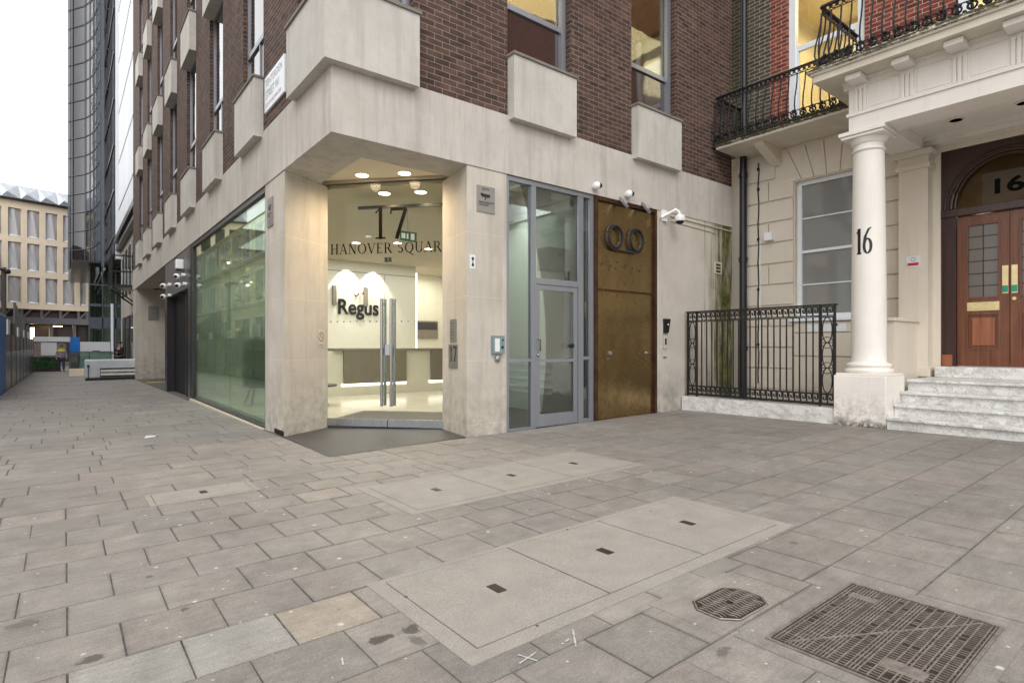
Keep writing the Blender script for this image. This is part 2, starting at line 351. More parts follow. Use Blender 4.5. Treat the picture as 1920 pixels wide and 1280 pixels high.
def coverconc():
    s = N('cover_concrete'); p = s.pos(); f = s.noise(p, 130, 3, .8); md = s.noise(p, 4, 6, .7)
    c = s.mix(s.ramp(md, .3, .7), lin(142, 137, 129), lin(161, 155, 146))
    c = s.mix(s.math('MULTIPLY', s.ramp(f, .48, .68), .6), c, (.13, .12, .10, 1))
    c = s.mix(s.math('MULTIPLY', s.ramp(s.noise(p, 16, 5, .75), .55, .75), .4), c, (.17, .155, .13, 1))
    c = s.mix(s.math('MULTIPLY', s.ramp(s.noise(p, 150, 2, .8), .6, .7), .5), c, (.62, .6, .56, 1))
    v = s.n('ShaderNodeTexVoronoi'); v.inputs['Scale'].default_value = 7; s.l(s.scaled(p, (1, 1, 0)), v.inputs['Vector'])
    sep = s.n('ShaderNodeSeparateColor'); s.l(v.outputs['Color'], sep.inputs[0])
    c = s.mix(s.math('MULTIPLY', s.ramp(v.outputs['Distance'], .08, .05), s.math('LESS_THAN', sep.outputs[0], .25)), c, (.06, .055, .05, 1))
    s.bsdf(c, .8, 0, s.bump(f, .2, .004), .3); return s.m
M['cover'] = coverconc()
M['cast'] = plain('worn_cast_iron', (.050, .034, .028, 1), .5, .3, var=.3, scale=12)
M['cast_worn'] = plain('polished_cast_iron', (.27, .235, .21, 1), .42, .4, var=.25, scale=25)
M['vinyl'] = plain('matt_black_vinyl', (.006, .006, .006, 1), .9, spec=.05)
M['chalk'] = plain('spray_chalk', (.46, .45, .44, 1), .9)

# ------------------------------------------------------------------ builders
WLOC = {}
def tag(o, label=None, cat=None, group=None, kind=None):
    if label: o['label'] = label
    if cat: o['category'] = cat
    if group: o['group'] = group
    if kind: o['kind'] = kind
    return o
def thing(name, loc, label, cat, group=None):
    o = bpy.data.objects.new(name, None); COL.objects.link(o); o.location = loc; o.empty_display_size = .2
    WLOC[o.name] = Vector(loc); return tag(o, label, cat, group)
class MB:
    def __init__(s): s.b = bmesh.new()
    def quad(s, *pts):
        s.b.faces.new([s.b.verts.new(p) for p in pts]); return s
    def box(s, x0, x1, y0, y1, z0, z1, bev=0):
        v = [s.b.verts.new((x, y, z)) for z in (z0, z1) for x, y in ((x0, y0), (x1, y0), (x1, y1), (x0, y1))]
        F = [(3, 2, 1, 0), (4, 5, 6, 7), (0, 1, 5, 4), (1, 2, 6, 5), (2, 3, 7, 6), (3, 0, 4, 7)]
        fs = [s.b.faces.new([v[i] for i in f]) for f in F]
        if bev:
            es = {e for f in fs for e in f.edges}
            bmesh.ops.bevel(s.b, geom=list(es), offset=bev, segments=2, affect='EDGES', profile=.5)
        return s
    def hexa(s, low, up):                 # two quads of 4 points each
        v = [s.b.verts.new(p) for p in list(low) + list(up)]
        for f in [(3, 2, 1, 0), (4, 5, 6, 7), (0, 1, 5, 4), (1, 2, 6, 5), (2, 3, 7, 6), (3, 0, 4, 7)]: s.b.faces.new([v[i] for i in f])
        return s
    def prism(s, poly, z0, z1):
        n = len(poly); a = [s.b.verts.new((p[0], p[1], z0)) for p in poly]; c = [s.b.verts.new((p[0], p[1], z1)) for p in poly]
        s.b.faces.new(a[::-1]); s.b.faces.new(c)
        for i in range(n): s.b.faces.new((a[i], a[(i + 1) % n], c[(i + 1) % n], c[i]))
        return s
    def extr(s, poly, d):                 # 3-D planar polygon pushed along d
        d = Vector(d); a = [s.b.verts.new(p) for p in poly]; c = [s.b.verts.new(Vector(p) + d) for p in poly]; n = len(poly)
        s.b.faces.new(a[::-1]); s.b.faces.new(c)
        for i in range(n): s.b.faces.new((a[i], a[(i + 1) % n], c[(i + 1) % n], c[i]))
        return s
    def tube(s, pts, r, n=8, closed=False, cap=True):
        pts = [Vector(p) for p in pts]; m = len(pts); rings = []
        rr = r if isinstance(r, (list, tuple)) else [r] * m
        up = Vector((0, 0, 1))
        for i, p in enumerate(pts):
            if closed: t = pts[(i + 1) % m] - pts[i - 1]
            else: t = pts[min(i + 1, m - 1)] - pts[max(i - 1, 0)]
            t.normalize()
            a = t.cross(up) if abs(t.dot(up)) < .95 else t.cross(Vector((1, 0, 0)))
            a.normalize(); b = t.cross(a).normalized()
            rings.append([s.b.verts.new(p + a * rr[i] * math.cos(k * 2 * PI / n) + b * rr[i] * math.sin(k * 2 * PI / n)) for k in range(n)])
        for i in range(m if closed else m - 1):
            A_, B_ = rings[i], rings[(i + 1) % m]
            for k in range(n): s.b.faces.new((A_[k], A_[(k + 1) % n], B_[(k + 1) % n], B_[k]))
        if not closed and cap:
            s.b.faces.new(rings[0][::-1]); s.b.faces.new(rings[-1])
        return s
    def bar(s, p, q, w_, t_, up=(0, 0, 1)):     # rectangular bar from p to q
        p, q = Vector(p), Vector(q); d = (q - p).normalized(); a = d.cross(Vector(up))
        if a.length < 1e-4: a = d.cross(Vector((1, 0, 0)))
        a.normalize(); b = d.cross(a).normalized()
        c = lambda o: [o + a * w_ / 2 + b * t_ / 2, o - a * w_ / 2 + b * t_ / 2, o - a * w_ / 2 - b * t_ / 2, o + a * w_ / 2 - b * t_ / 2]
        return s.hexa(c(p), c(q))
    def lathe(s, prof, cx, cy, n=32, axis='z'):
        rings = []
        for r, z in prof:
            rings.append([s.b.verts.new((cx + r * math.cos(2 * PI * k / n), cy + r * math.sin(2 * PI * k / n), z)) for k in range(n)])
        for i in range(len(rings) - 1):
            for k in range(n): s.b.faces.new((rings[i][k], rings[i][(k + 1) % n], rings[i + 1][(k + 1) % n], rings[i + 1][k]))
        s.b.faces.new(rings[0][::-1]); s.b.faces.new(rings[-1]); return s
    def ball(s, c, r, sc=(1, 1, 1), seg=20):
        g = bmesh.ops.create_uvsphere(s.b, u_segments=seg, v_segments=seg // 2 + 2, radius=r)
        for v in g['verts']: v.co = Vector((v.co.x * sc[0], v.co.y * sc[1], v.co.z * sc[2])) + Vector(c)
        return s
    def build(s, name, mat, parent=None, smooth=False):
        bmesh.ops.recalc_face_normals(s.b, faces=s.b.faces)
        vs = [v.co for v in s.b.verts]
        o = Vector(((min(v.x for v in vs) + max(v.x for v in vs)) / 2, (min(v.y for v in vs) + max(v.y for v in vs)) / 2, min(v.z for v in vs)))
        bmesh.ops.translate(s.b, verts=s.b.verts, vec=-o)
        me = bpy.data.meshes.new(name); s.b.to_mesh(me); s.b.free()
        me.materials.append(M[mat] if isinstance(mat, str) else mat)
        if smooth:
            me.polygons.foreach_set('use_smooth', [True] * len(me.polygons))
            try: me.set_sharp_from_angle(angle=math.radians(38))
            except Exception: pass
        ob = bpy.data.objects.new(name, me); COL.objects.link(ob); WLOC[ob.name] = o.copy()
        if parent is not None:
            ob.parent = parent; ob.location = o - WLOC[parent.name]
        else: ob.location = o
        return ob
def B(name, mat, parent, *b, bev=0, smooth=False): return MB().box(*b, bev=bev).build(name, mat, parent, smooth)
def copy_tree(o, off, parent=None):
    c = o.copy(); COL.objects.link(c)
    WLOC[c.name] = WLOC[o.name] + (Vector(off))
    if parent is None: c.location = o.location + Vector(off)
    else: c.parent = parent
    for ch in list(o.children): copy_tree(ch, off, c)
    return c
def copy_part(o, off):
    c = o.copy(); COL.objects.link(c); c.location = o.location + Vector(off); WLOC[c.name] = WLOC[o.name] + Vector(off)
    for ch in list(o.children):
        d = ch.copy(); COL.objects.link(d); d.parent = c
    return c
def text(name, body, size, org, right, up, mat, parent=None, width=None, depth=.004, align='LEFT', offset=0.0, wscale=1, bold=0):
    cu = bpy.data.curves.new(name, 'FONT'); cu.body = body; cu.size = size; cu.extrude = depth / 2; cu.align_x = align; cu.offset = offset
    t = bpy.data.objects.new(name, cu); COL.objects.link(t)
    bpy.context.view_layer.update()
    me = bpy.data.meshes.new_from_object(t.evaluated_get(bpy.context.evaluated_depsgraph_get()))
    bpy.data.objects.remove(t)
    xs = [v.co.x for v in me.vertices]; k = 1.0
    if width and xs: k = width / (max(xs) - min(xs))
    r, u = Vector(right).normalized(), Vector(up).normalized(); nn = r.cross(u)
    R_ = Matrix((r, u, nn)).transposed()
    for v in me.vertices: v.co = R_ @ Vector((v.co.x * k, v.co.y, v.co.z))
    me.materials.clear(); me.materials.append(M[mat])
    o = bpy.data.objects.new(name, me); COL.objects.link(o); WLOC[o.name] = Vector(org)
    if parent is not None: o.parent = parent; o.location = Vector(org) - WLOC[parent.name]
    else: o.location = org
    return o
# serif capitals and numerals from strokes: (x0, y0, x1, y1, width)
T_, t_ = .13, .045
def arc(cx, cy, rx, ry, a0, a1, w0, w1, n=12):
    out = []; pts = [(cx + rx * math.cos(math.radians(a0 + (a1 - a0) * i / n)), cy + ry * math.sin(math.radians(a0 + (a1 - a0) * i / n))) for i in range(n + 1)]
    for i in range(n):
        am = math.radians(a0 + (a1 - a0) * (i + .5) / n); w_ = w0 + (w1 - w0) * abs(math.cos(am))
        out.append(pts[i] + pts[i + 1] + (w_,))
    return out
def sf(x, y, w_=.13): return [(x - w_, y, x + w_, y, t_)]
GL = {
 'H': (.86, [(.16, 0, .16, 1, T_), (.70, 0, .70, 1, T_), (.16, .52, .70, .52, t_)] + sf(.16, .02) + sf(.16, .98) + sf(.7, .02) + sf(.7, .98)),
 'A': (.86, [(.10, 0, .43, 1, t_), (.43, 1, .76, 0, T_), (.22, .36, .64, .36, t_)] + sf(.1, .02) + sf(.76, .02)),
 'N': (.90, [(.16, 0, .16, 1, t_), (.16, 1, .74, 0, T_), (.74, 0, .74, 1, t_)] + sf(.16, .02) + sf(.1, .98, .08) + sf(.74, .98)),
 'O': (.98, arc(.49, .5, .38, .49, 0, 360, .03, T_, 28)),
 'V': (.84, [(.08, 1, .42, 0, T_), (.42, 0, .76, 1, t_)] + sf(.08, .98) + sf(.76, .98)),
 'E': (.70, [(.16, 0, .16, 1, T_), (.16, .02, .60, .02, t_), (.16, .98, .58, .98, t_), (.16, .52, .48, .52, t_), (.59, .02, .61, .2, t_), (.57, .98, .58, .82, t_)] + sf(.14, .02, .1) + sf(.14, .98, .1)),
 'R': (.84, [(.16, 0, .16, 1, T_), (.16, .98, .38, .98, t_), (.16, .50, .38, .50, t_), (.40, .5, .76, 0, T_)] + arc(.38, .74, .2, .24, -90, 90, .04, T_, 10) + sf(.16, .02) + sf(.1, .98, .08) + sf(.78, .02, .06)),
 'S': (.64, arc(.32, .75, .19, .24, 30, 270, .05, .10, 14) + arc(.32, .26, .21, .25, 90, -150, .05, .12, 14)),
 'Q': (.98, arc(.49, .5, .38, .49, 0, 360, .03, T_, 28) + [(.46, .02, .92, -.24, .09)]),
 'U': (.86, [(.16, 1, .16, .36, T_), (.70, 1, .70, .36, t_)] + arc(.43, .36, .27, .35, 180, 360, .05, .10, 12) + sf(.16, .98) + sf(.7, .98)),
 '1': (.56, [(.30, 0, .30, 1, .115), (.30, 1, .12, .84, t_)] + sf(.30, .02, .17)),
 '7': (.66, [(.08, .95, .62, .95, .11), (.09, .95, .07, .80, t_), (.60, .93, .28, 0, .12)]),
 '6': (.68, arc(.34, .30, .23, .29, 0, 360, .05, .10, 24) + [(.115, .36, .20, .70, .10), (.20, .70, .42, .97, .075), (.42, .97, .56, 1.02, .05)]),
 ' ': (.36, [])}
def serif(name, body, ht, org, right, up, mat, parent, gap=.04, depth=.003, bend=None, wk=1.0):
    r, u = Vector(right).normalized(), Vector(up).normalized(); nn = r.cross(u); org = Vector(org); b = MB(); x = 0; k_ = 0
    for ch in body:
        wd, st = GL[ch]
        for x0, y0, x1, y1, w_ in st:
            p, q = Vector((x + x0 * wk, y0)) * ht, Vector((x + x1 * wk, y1)) * ht; d = q - p
            if d.length < 1e-6: continue
            d.normalize(); a = Vector((-d.y, d.x)) * w_ * ht / 2; e = d * (ht * .004 + (w_ * ht * .12))
            z_ = depth * (1 + .02 * (k_ % 7)); k_ += 1
            poly = [p - e + a, p - e - a, q + e - a, q + e + a]
            if bend:
                lo = [bend(P_.x, P_.y, 0) for P_ in poly]; hi = [bend(P_.x, P_.y, z_) for P_ in poly]
            else:
                lo = [org + r * P_.x + u * P_.y for P_ in poly]; hi = [v + nn * z_ for v in lo]
            b.hexa(lo, hi)
        x += (wd + gap) * wk
    return b.build(name, mat, parent), x * ht

# ================================================================== GROUND
def groundpoly(name, poly, dz, mat, parent=None, kind=None, thick=0):
    b = MB()
    if thick: b.hexa([(x, y, zg(x, y) + dz - thick) for x, y in poly], [(x, y, zg(x, y) + dz) for x, y in poly])
    else: b.quad(*[(x, y, zg(x, y) + dz) for x, y in poly])
    o = b.build(name, mat, parent)
    if kind: o['kind'] = kind
    return o
groundpoly('ground', [(-400, -400), (400, -400), (400, 600), (-400, 600)], -.0045, 'joint', kind='structure')
def make_paving():
    b = bmesh.new(); lay = b.faces.layers.float_color.new('tone') if hasattr(b.faces.layers, 'float_color') else None
    vl = b.verts.layers.float_color.new('tone')
    base = Vector(lin(147, 142, 135)[:3])
    def slab(x0, x1, y0, y1, col=None, g=.0014):
        t = random.random()
        if col is None:
            k = random.gauss(1, .035); hue = random.random()
            cc = base * k
            if hue < .22: cc = Vector((cc.x * 1.01, cc.y * .98, cc.z * .98))
            elif hue < .42: cc = Vector((cc.x * .965, cc.y * .985, cc.z * .99))
            elif hue > .97: cc = cc * 1.08
        else: cc = Vector(col[:3])
        dz = random.uniform(-.0012, .0012); tx, ty = random.uniform(-.0015, .0015), random.uniform(-.0015, .0015)
        j = lambda: random.uniform(-.0016, .0016)
        if random.random() < .14: g += random.uniform(.001, .0045)
        c4 = [(x0 + g + j(), y0 + g + j()), (x1 - g + j(), y0 + g + j()), (x1 - g + j(), y1 - g + j()), (x0 + g + j(), y1 - g + j())]
        xm, ym = (x0 + x1) / 2, (y0 + y1) / 2
        f_ = lambda x, y: zg(x, y) + dz + tx * (x - xm) * 2 + ty * (y - ym) * 2
        top = [b.verts.new((x + (xm - x) * .012, y + (ym - y) * .012, f_(x, y) - .0006)) for x, y in c4]
        ki, kj = .018 / (x1 - x0) * 2, .018 / (y1 - y0) * 2
        inn = [b.verts.new((x + (xm - x) * ki, y + (ym - y) * kj, f_(x, y))) for x, y in c4]
        low = [b.verts.new((x, y, zg(x, y) - .011)) for x, y in c4]
        for v in inn: v[vl] = (cc.x, cc.y, cc.z, 1)
        eb = random.uniform(.80, 1.02)
        for v in top + low: e_ = eb * random.uniform(.88, 1.02); v[vl] = (cc.x * e_, cc.y * e_, cc.z * e_, 1)
        b.faces.new(inn)
        for i in range(4): b.faces.new((top[i], top[(i + 1) % 4], inn[(i + 1) % 4], inn[i]))
        for i in range(4): b.faces.new((low[i], low[(i + 1) % 4], top[(i + 1) % 4], top[i]))
    yb = [-2.5 + .0]
    rows = []
    y = 2.31
    while y > -2.6: y -= .35
    while y < 60:
        h_ = .352 if y < 5 else (.37 if y < 9 else .45); rows.append((y, y + h_)); y += h_
    XL = 2.93
    lightgrey, yellow, buff = lin(163, 161, 154), lin(165, 156, 142), lin(156, 149, 139)
    for i, (y0, y1) in enumerate(rows):
        L = .368 if y0 < 5.2 else random.uniform(.55, .8)
        x = (.38 if i % 2 else .195) if y0 < 5.2 else random.uniform(0, .4)
        base_x = x
        while x > -6: x -= L
        xr = XL if y0 < 6.2 else 2.33
        if y0 > 6.2 and y0 < 30: xr = 2.33
        if y0 >= 30: xr = 3.0
        while x < xr:
            x1 = min(x + L, xr)
            if xr - x1 < .12: x1 = xr
            col = None
            if abs(y0 - 2.31) < .08:
                if abs(x - .38) < .1: col = lightgrey
                elif abs(x - .75) < .1: col = yellow
                elif abs(x) < .12: col = tuple(c * .95 for c in lightgrey)
            if abs(y0 - 1.61) < .08 and abs(x - .93) < .15: col = yellow
            if abs(y0 - 4.42) < .2 and abs(x - 1.5) < .2: col = tuple(c * 1.02 for c in buff)
            slab(x, x1, y0, y1, col); x = x1
            if y0 >= 5.2: L = random.choice((.38, .6, .75, .9))
    y = -2.6; i = 0; rr = []
    y = 2.13
    while y > -2.6: y -= .41
    while y < 6.6:
        L = random.choice((.405, .405, .41, .43)); x = XL; x1 = XL + random.uniform(.12, .40); y1 = y + .412
        xe = 9.1 if y < 3 else 9.05
        while x < xe:
            slab(x, min(x1, xe), y, min(y1, 6.26) if y1 > 6.26 and y < 6.2 else y1, None)
            x = x1; x1 = x + L + random.choice((0, 0, .0, .01, .2))
        y = y1; i += 1
        if y > 6.2: break
    me = bpy.data.meshes.new('pavement'); b.to_mesh(me); b.free(); me.materials.append(M['paving'])
    o = bpy.data.objects.new('pavement', me); COL.objects.link(o); o['kind'] = 'structure'
make_paving()
groundpoly('entrance_paving', [(2.30, 6.16), (4.24, 6.30), (6.0, 8.6), (2.38, 8.9)], .004, 'mat', kind='structure')
# the row of grey granite where the dark entrance meets the far street
# inspection covers
def cover(nm, x0, x1, y0, y1, cuts, label, m=.085):
    t = thing(nm, ((x0 + x1) / 2, (y0 + y1) / 2, zg((x0 + x1) / 2, (y0 + y1) / 2)), label, 'inspection cover', 'concrete filled inspection covers in the pavement')
    def gq(a0, a1, b0, b1, z0, z1, mb): mb.hexa([(x, y, zg(x, y) + z0) for x, y in ((a0, b0), (a1, b0), (a1, b1), (a0, b1))], [(x, y, zg(x, y) + z1) for x, y in ((a0, b0), (a1, b0), (a1, b1), (a0, b1))])
    fr = MB()
    gq(x0, x1, y0, y0 + m, -.01, .004, fr); gq(x0, x1, y1 - m * .5, y1, -.01, .004, fr)
    gq(x0, x0 + m, y0 + m, y1 - m * .5, -.01, .004, fr); gq(x1 - m, x1, y0 + m, y1 - m * .5, -.01, .004, fr)
    fr.build('surround', 'cover', t)
    ed = MB(); gq(x0 + m, x1 - m, y0 + m, y1 - m * .5, -.009, .0015, ed); ed.build('metal_edge', 'joint', t)
    cs = [x0 + m] + cuts + [x1 - m]
    for a, b_ in zip(cs[:-1], cs[1:]):
        p = MB(); gq(a + .006, b_ - .006, y0 + m + .006, y1 - m * .5 - .006, -.008, .005, p); pn = p.build('panel', 'cover', t)
        cx, cy = (a + b_) / 2, (y0 + y1) / 2 + .01
        k = MB(); gq(cx - .025, cx + .03, cy - .05, cy + .05, .0, .007, k); k.build('keyplate', 'cast', pn)
    return t
cover('inspection_cover', 1.20, 3.78, 1.76, 2.71, [2.07, 2.86], 'long three panel concrete cover nearest the drain grates, larger one in front')
cover('inspection_cover', 1.96, 4.56, 3.62, 4.62, [2.86, 3.66], 'long three panel concrete cover further back, towards the shop entrance')
cover('inspection_cover', .52, 1.32, 5.14, 5.56, [], 'small single buff cover plate in the paving left of the entrance', m=.04)
# cast iron drain grate
def gbox(b, x0, x1, y0, y1, z0, z1):
    b.hexa([(x, y, zg(x, y) + z0) for x, y in ((x0, y0), (x1, y0), (x1, y1), (x0, y1))], [(x, y, zg(x, y) + z1) for x, y in ((x0, y0), (x1, y0), (x1, y1), (x0, y1))])
t = thing('access_cover', (2.66, .86, zg(2.66, .86)), 'large square cast iron cover with ribbed tread, bottom right of the pavement', 'manhole cover')
b = MB(); gbox(b, 2.16, 3.16, .50, 1.26, -.01, .0035); b.build('concrete_surround', 'paving', t)
me = t.children[0].data; at = me.color_attributes.new('tone', 'FLOAT_COLOR', 'POINT')
for d_ in at.data: d_.color = lin(146, 141, 134)
b = MB(); gbox(b, 2.235, 3.08, .575, 1.165, -.009, .0045); b.build('base_plate', 'cast', t)
b = MB(); n = 0
gbox(b, 2.235, 3.08, .575, .588, 0, .0085); gbox(b, 2.235, 3.08, 1.152, 1.165, 0, .0085); gbox(b, 2.235, 2.248, .588, 1.152, 0, .0085); gbox(b, 3.067, 3.08, .588, 1.152, 0, .0085)
yy = .592
random.seed(3)
while yy < 1.14:
    gap_ = random.choice((.013, .013, .014, .032, .034)); gbox(b, 2.26, 3.055, yy, yy + .0055, .0045, .0085)
    if yy + gap_ < 1.145:
        xx = 2.266
        while xx < 3.05:
            if not (gap_ > .02 and random.random() < .08): gbox(b, xx, xx + .0045, yy + .0055, yy + gap_, .0045, .0072)
            xx += .020 if gap_ > .02 else .040
    yy += gap_
for (x0, y0, x1, y1) in ((2.26, 1.10, 3.05, .64),):
    p, q = Vector((x0, y0, zg(x0, y0) + .0075)), Vector((x1, y1, zg(x1, y1) + .0075)); b.bar(p, q, .009, .004)
b.build('tread_ribs', 'cast_worn', t)
for q in ((2.36, 2.44, .66, .80), (2.90, 2.96, 1.0, 1.11)): b = MB(); gbox(b, *q, .0045, .0088); b.build('keyhole_plate', 'cast_worn', t)
# small octagonal gas cover
t = thing('gas_cover', (2.42, 1.42, zg(2.42, 1.42)), 'small octagonal cast iron cover with wavy tread beside the square one', 'manhole cover')
def octa(x0, x1, y0, y1, c): return [(x0 + c, y0), (x1 - c, y0), (x1, y0 + c), (x1, y1 - c), (x1 - c, y1), (x0 + c, y1), (x0, y1 - c), (x0, y0 + c)]
b = MB(); gbox(b, 2.12, 2.72, 1.29, 1.66, -.01, .0028); b.build('mortar_bed', 'paving', t)
me = t.children[0].data; at = me.color_attributes.new('tone', 'FLOAT_COLOR', 'POINT')
for d_ in at.data: d_.color = lin(150, 144, 137)
z_ = zg(2.42, 1.42)
b = MB(); b.prism(octa(2.235, 2.595, 1.305, 1.545, .06), z_ - .008, z_ + .005); b.build('lid', 'cast', t)
b = MB()
for i in range(15):
    x = 2.262 + i * .022
    pts = [(x + .005 * math.sin(k * 1.15), 1.325 + k * .0105, z_ + .0055) for k in range(20)]
    lo, hi = (0, 20)
    if i < 2 or i > 12: lo, hi = 4, 16
    b.tube(pts[lo:hi], .0042, 5)
b.tube([(x, y, z_ + .005) for x, y in octa(2.24, 2.59, 1.31, 1.54, .06)], .004, 5, closed=True)
b.build('tread_waves', 'cast_worn', t)
b = MB(); b.lathe([(.016, z_ + .005), (.016, z_ + .0095), (.004, z_ + .0095)], 2.41, 1.425, 16); b.build('lifting_hole', 'black', t)
# chalk marks and litter
def chalk(name, segs, label):
    b = MB()
    for (x0, y0, x1, y1) in segs:
        for k_ in range(6):
            if random.random() < .8: e0, e1 = k_ / 6, (k_ + .93) / 6; b.bar((x0 + (x1 - x0) * e0, y0 + (y1 - y0) * e0, zg(x0, y0) + .0035), (x0 + (x1 - x0) * e1, y0 + (y1 - y0) * e1, zg(x1, y1) + .0035), random.uniform(.004, .010), .0008)
    tag(b.build(name, 'chalk'), label, 'paint mark')
chalk('spray_mark', [(1.35, 1.66, 1.45, 1.68), (1.385, 1.71, 1.415, 1.63)], 'sprayed white cross on the paving just below the front cover')
chalk('spray_mark', [(1.57, 1.66, 1.62, 1.67), (1.60, 1.61, 1.69, 1.72)], 'sprayed white tick on the paving right of the white cross')
chalk('cigarette_end', [(.83, 2.08, .845, 2.13)], 'white cigarette end lying on a slab at the bottom of the photo')
tag(MB().hexa([(.86, 9.2, zg(.9, 9.2) + .003), (1.0, 9.25, zg(1, 9.2) + .003), (1.03, 9.4, zg(1, 9.4) + .003), (.9, 9.36, zg(.9, 9.4) + .003)],
              [(.86, 9.2, zg(.9, 9.2) + .006), (1.0, 9.25, zg(1, 9.2) + .02), (1.03, 9.4, zg(1, 9.4) + .006), (.9, 9.36, zg(.9, 9.4) + .015)]).build('paper_scrap', 'white_stick'),
    'scrap of white paper on the pavement along the side street', 'litter')

# ================================================================== OFFICE BUILDING (no. 17)
X1, Y1 = 2.36, 6.26         # street facade plane, square facade plane
XE, YE = 10.70, 29.8
OB = thing('office_building', (5, 12, 0), 'brown brick corner office building with pale stone window panels and a lit glazed entrance', 'building')
# fascia band
b = MB(); b.box(X1, X1 + .63, Y1, YE, 3.61, 4.43); b.box(X1 + .63, XE, Y1, Y1 + .63, 3.61, 4.43); b.build('stone_fascia', 'fascia', OB)
# pillars
b = MB(); b.prism([(2.375, 8.02), (3.15, 8.50), (3.15, 8.8), (2.95, 8.98), (2.375, 8.98)], -.3, 3.61); b.build('stone_pillar', 'stone', OB)
b = MB(); b.prism([(4.20, 6.275), (4.87, 6.275), (4.87, 7.15), (4.36, 7.15)], -.3, 3.61); b.build('stone_pillar', 'stone', OB)
B('stone_pillar', 'stone', OB, 2.375, 3.7, 28.6, 29.78, -.5, 3.61)
b = MB(); b.box(8.24, XE, Y1 + .015, 6.9, -.3, 3.61); b.build('stone_wall', 'algae_stone', OB)
# brick piers above
KL = range(7); KR = range(2)
b = MB()
def pier_y(y0, y1): b.box(X1 + .02, X1 + .34, y0, y1, 4.43, 17.9)
def pier_x(x0, x1): b.box(x0, x1, Y1 + .02, Y1 + .34, 4.43, 17.9)
pier_y(7.5, 9.1)
for k in KL: pier_y(10.33 + 2.8 * k, (11.9 + 2.8 * k) if k < 6 else YE - .003)
b.build('brick_wall', 'brick', OB)
b = MB(); pier_x(3.42, 4.89); pier_x(6.13, 7.56); pier_x(8.82, XE); b.build('brick_wall', 'brick', OB)
B('brick_flank', 'brick', OB, X1 + .34, XE, YE - .3, YE - .01, -.5, 17.88)
B('flat_roof', 'concrete_dark', OB, X1 + .05, XE - .05, Y1 + .05, YE - .05, 17.9, 18.2)
B('backing_wall', 'void', OB, X1 + 1.6, X1 + 1.65, Y1 + 4.2, YE - .4, 4.5, 17.8)
b = MB()
for r in range(4):
    b.box(X1 + .35, XE - .1, Y1 + .35, YE - .4, 4.1 + 3.6 * r, 4.3 + 3.6 * r)
b.build('floor_slab', 'plaster', OB)
# ---- stone panels under the windows
def panel_left(y0, y1, z0):
    o = B('stone_panel', 'box', OB, X1 - .12, X1 + .22, y0, y1, z0, z0 + .88)
    c = MB(); c.box(X1 - .145, X1 + .22, y0 - .02, y1 + .02, z0 + .88, z0 + .92, bev=.006); c.build('coping', 'coping', o); return o
def panel_right(x0, x1, z0):
    o = B('stone_panel', 'box', OB, x0, x1, Y1 - .12, Y1 + .22, z0, z0 + .88)
    c = MB(); c.box(x0 - .02, x1 + .02, Y1 - .145, Y1 + .22, z0 + .88, z0 + .92, bev=.006); c.build('coping', 'coping', o); return o
pl = panel_left(9.1, 10.33, 4.37)
for r in range(4):
    for k in KL:
        if (r, k) != (0, 0): copy_part(pl, (0, 2.8 * k, 3.6 * r))
pr = panel_right(4.90, 6.12, 4.37)
for r in range(4):
    for k in KR:
        if (r, k) != (0, 0): copy_part(pr, (2.67 * k, 0, 3.6 * r))
def corner_panel(z0):
    b = MB(); b.prism([(X1 - .12, Y1 - .12), (3.42, Y1 - .12), (3.42, Y1 + .2), (X1 + .2, Y1 + .2), (X1 + .2, 7.5), (X1 - .12, 7.5)], z0, z0 + .88)
    o = b.build('corner_stone_panel', 'box', OB)
    b = MB(); b.prism([(X1 - .145, Y1 - .145), (3.44, Y1 - .145), (3.44, Y1 + .2), (X1 + .2, Y1 + .2), (X1 + .2, 7.52), (X1 - .145, 7.52)], z0 + .88, z0 + .92)
    b.build('coping', 'coping', o); return o
cp = corner_panel(4.37)
for r in range(1, 4): copy_part(cp, (0, 0, 3.6 * r))
# ---- upper windows: lower brown pane, transom, tall pane, pale frame
def win_left(y0, y1, z0, z1):
    xg = X1 + .115; f = MB()
    f.box(xg - .03, xg + .03, y0, y0 + .05, z0, z1); f.box(xg - .03, xg + .03, y1 - .05, y1, z0, z1)
    f.box(xg - .035, xg + .035, y0 + .05, y1 - .05, z0 + .72, z0 + .80); f.box(xg - .03, xg + .03, y0 + .05, y1 - .05, z1 - .05, z1)
    f.box(xg - .025, xg + .025, y0 + .46, y0 + .50, z0, z0 + .72)
    o = f.build('window', 'alu', OB)
    B('pane', 'dark_glass', o, xg - .005, xg + .005, y0 + .05, y1 - .05, z0, z1 - .05); return o
wl = win_left(9.1, 10.33, 5.29, 7.97)
for r in range(4):
    for k in KL:
        if (r, k) != (0, 0): copy_part(wl, (0, 2.8 * k, 3.6 * r))
def win_right(x0, x1, z0, z1):
    yg = Y1 + .20; f = MB()
    f.box(x0, x0 + .04, yg - .03, yg + .03, z0, z1); f.box(x1 - .09, x1, yg - .08, yg + .03, z0, z1)
    f.box(x0 + .04, x1 - .09, yg - .04, yg + .035, z0 + .76, z0 + .84); f.box(x0 + .04, x1 - .09, yg - .03, yg + .03, z1 - .05, z1)
    o = f.build('window', 'alu', OB)
    B('upper_pane', 'up_glass', o, x0 + .04, x1 - .09, yg - .005, yg + .005, z0 + .84, z1 - .05)
    B('lower_pane', 'spandrel', o, x0 + .04, x1 - .09, yg - .005, yg + .005, z0, z0 + .76); return o
wr = win_right(4.90, 6.12, 5.29, 7.97)
for r in range(4):
    for k in KR:
        if (r, k) != (0, 0): copy_part(wr, (2.67 * k, 0, 3.6 * r))
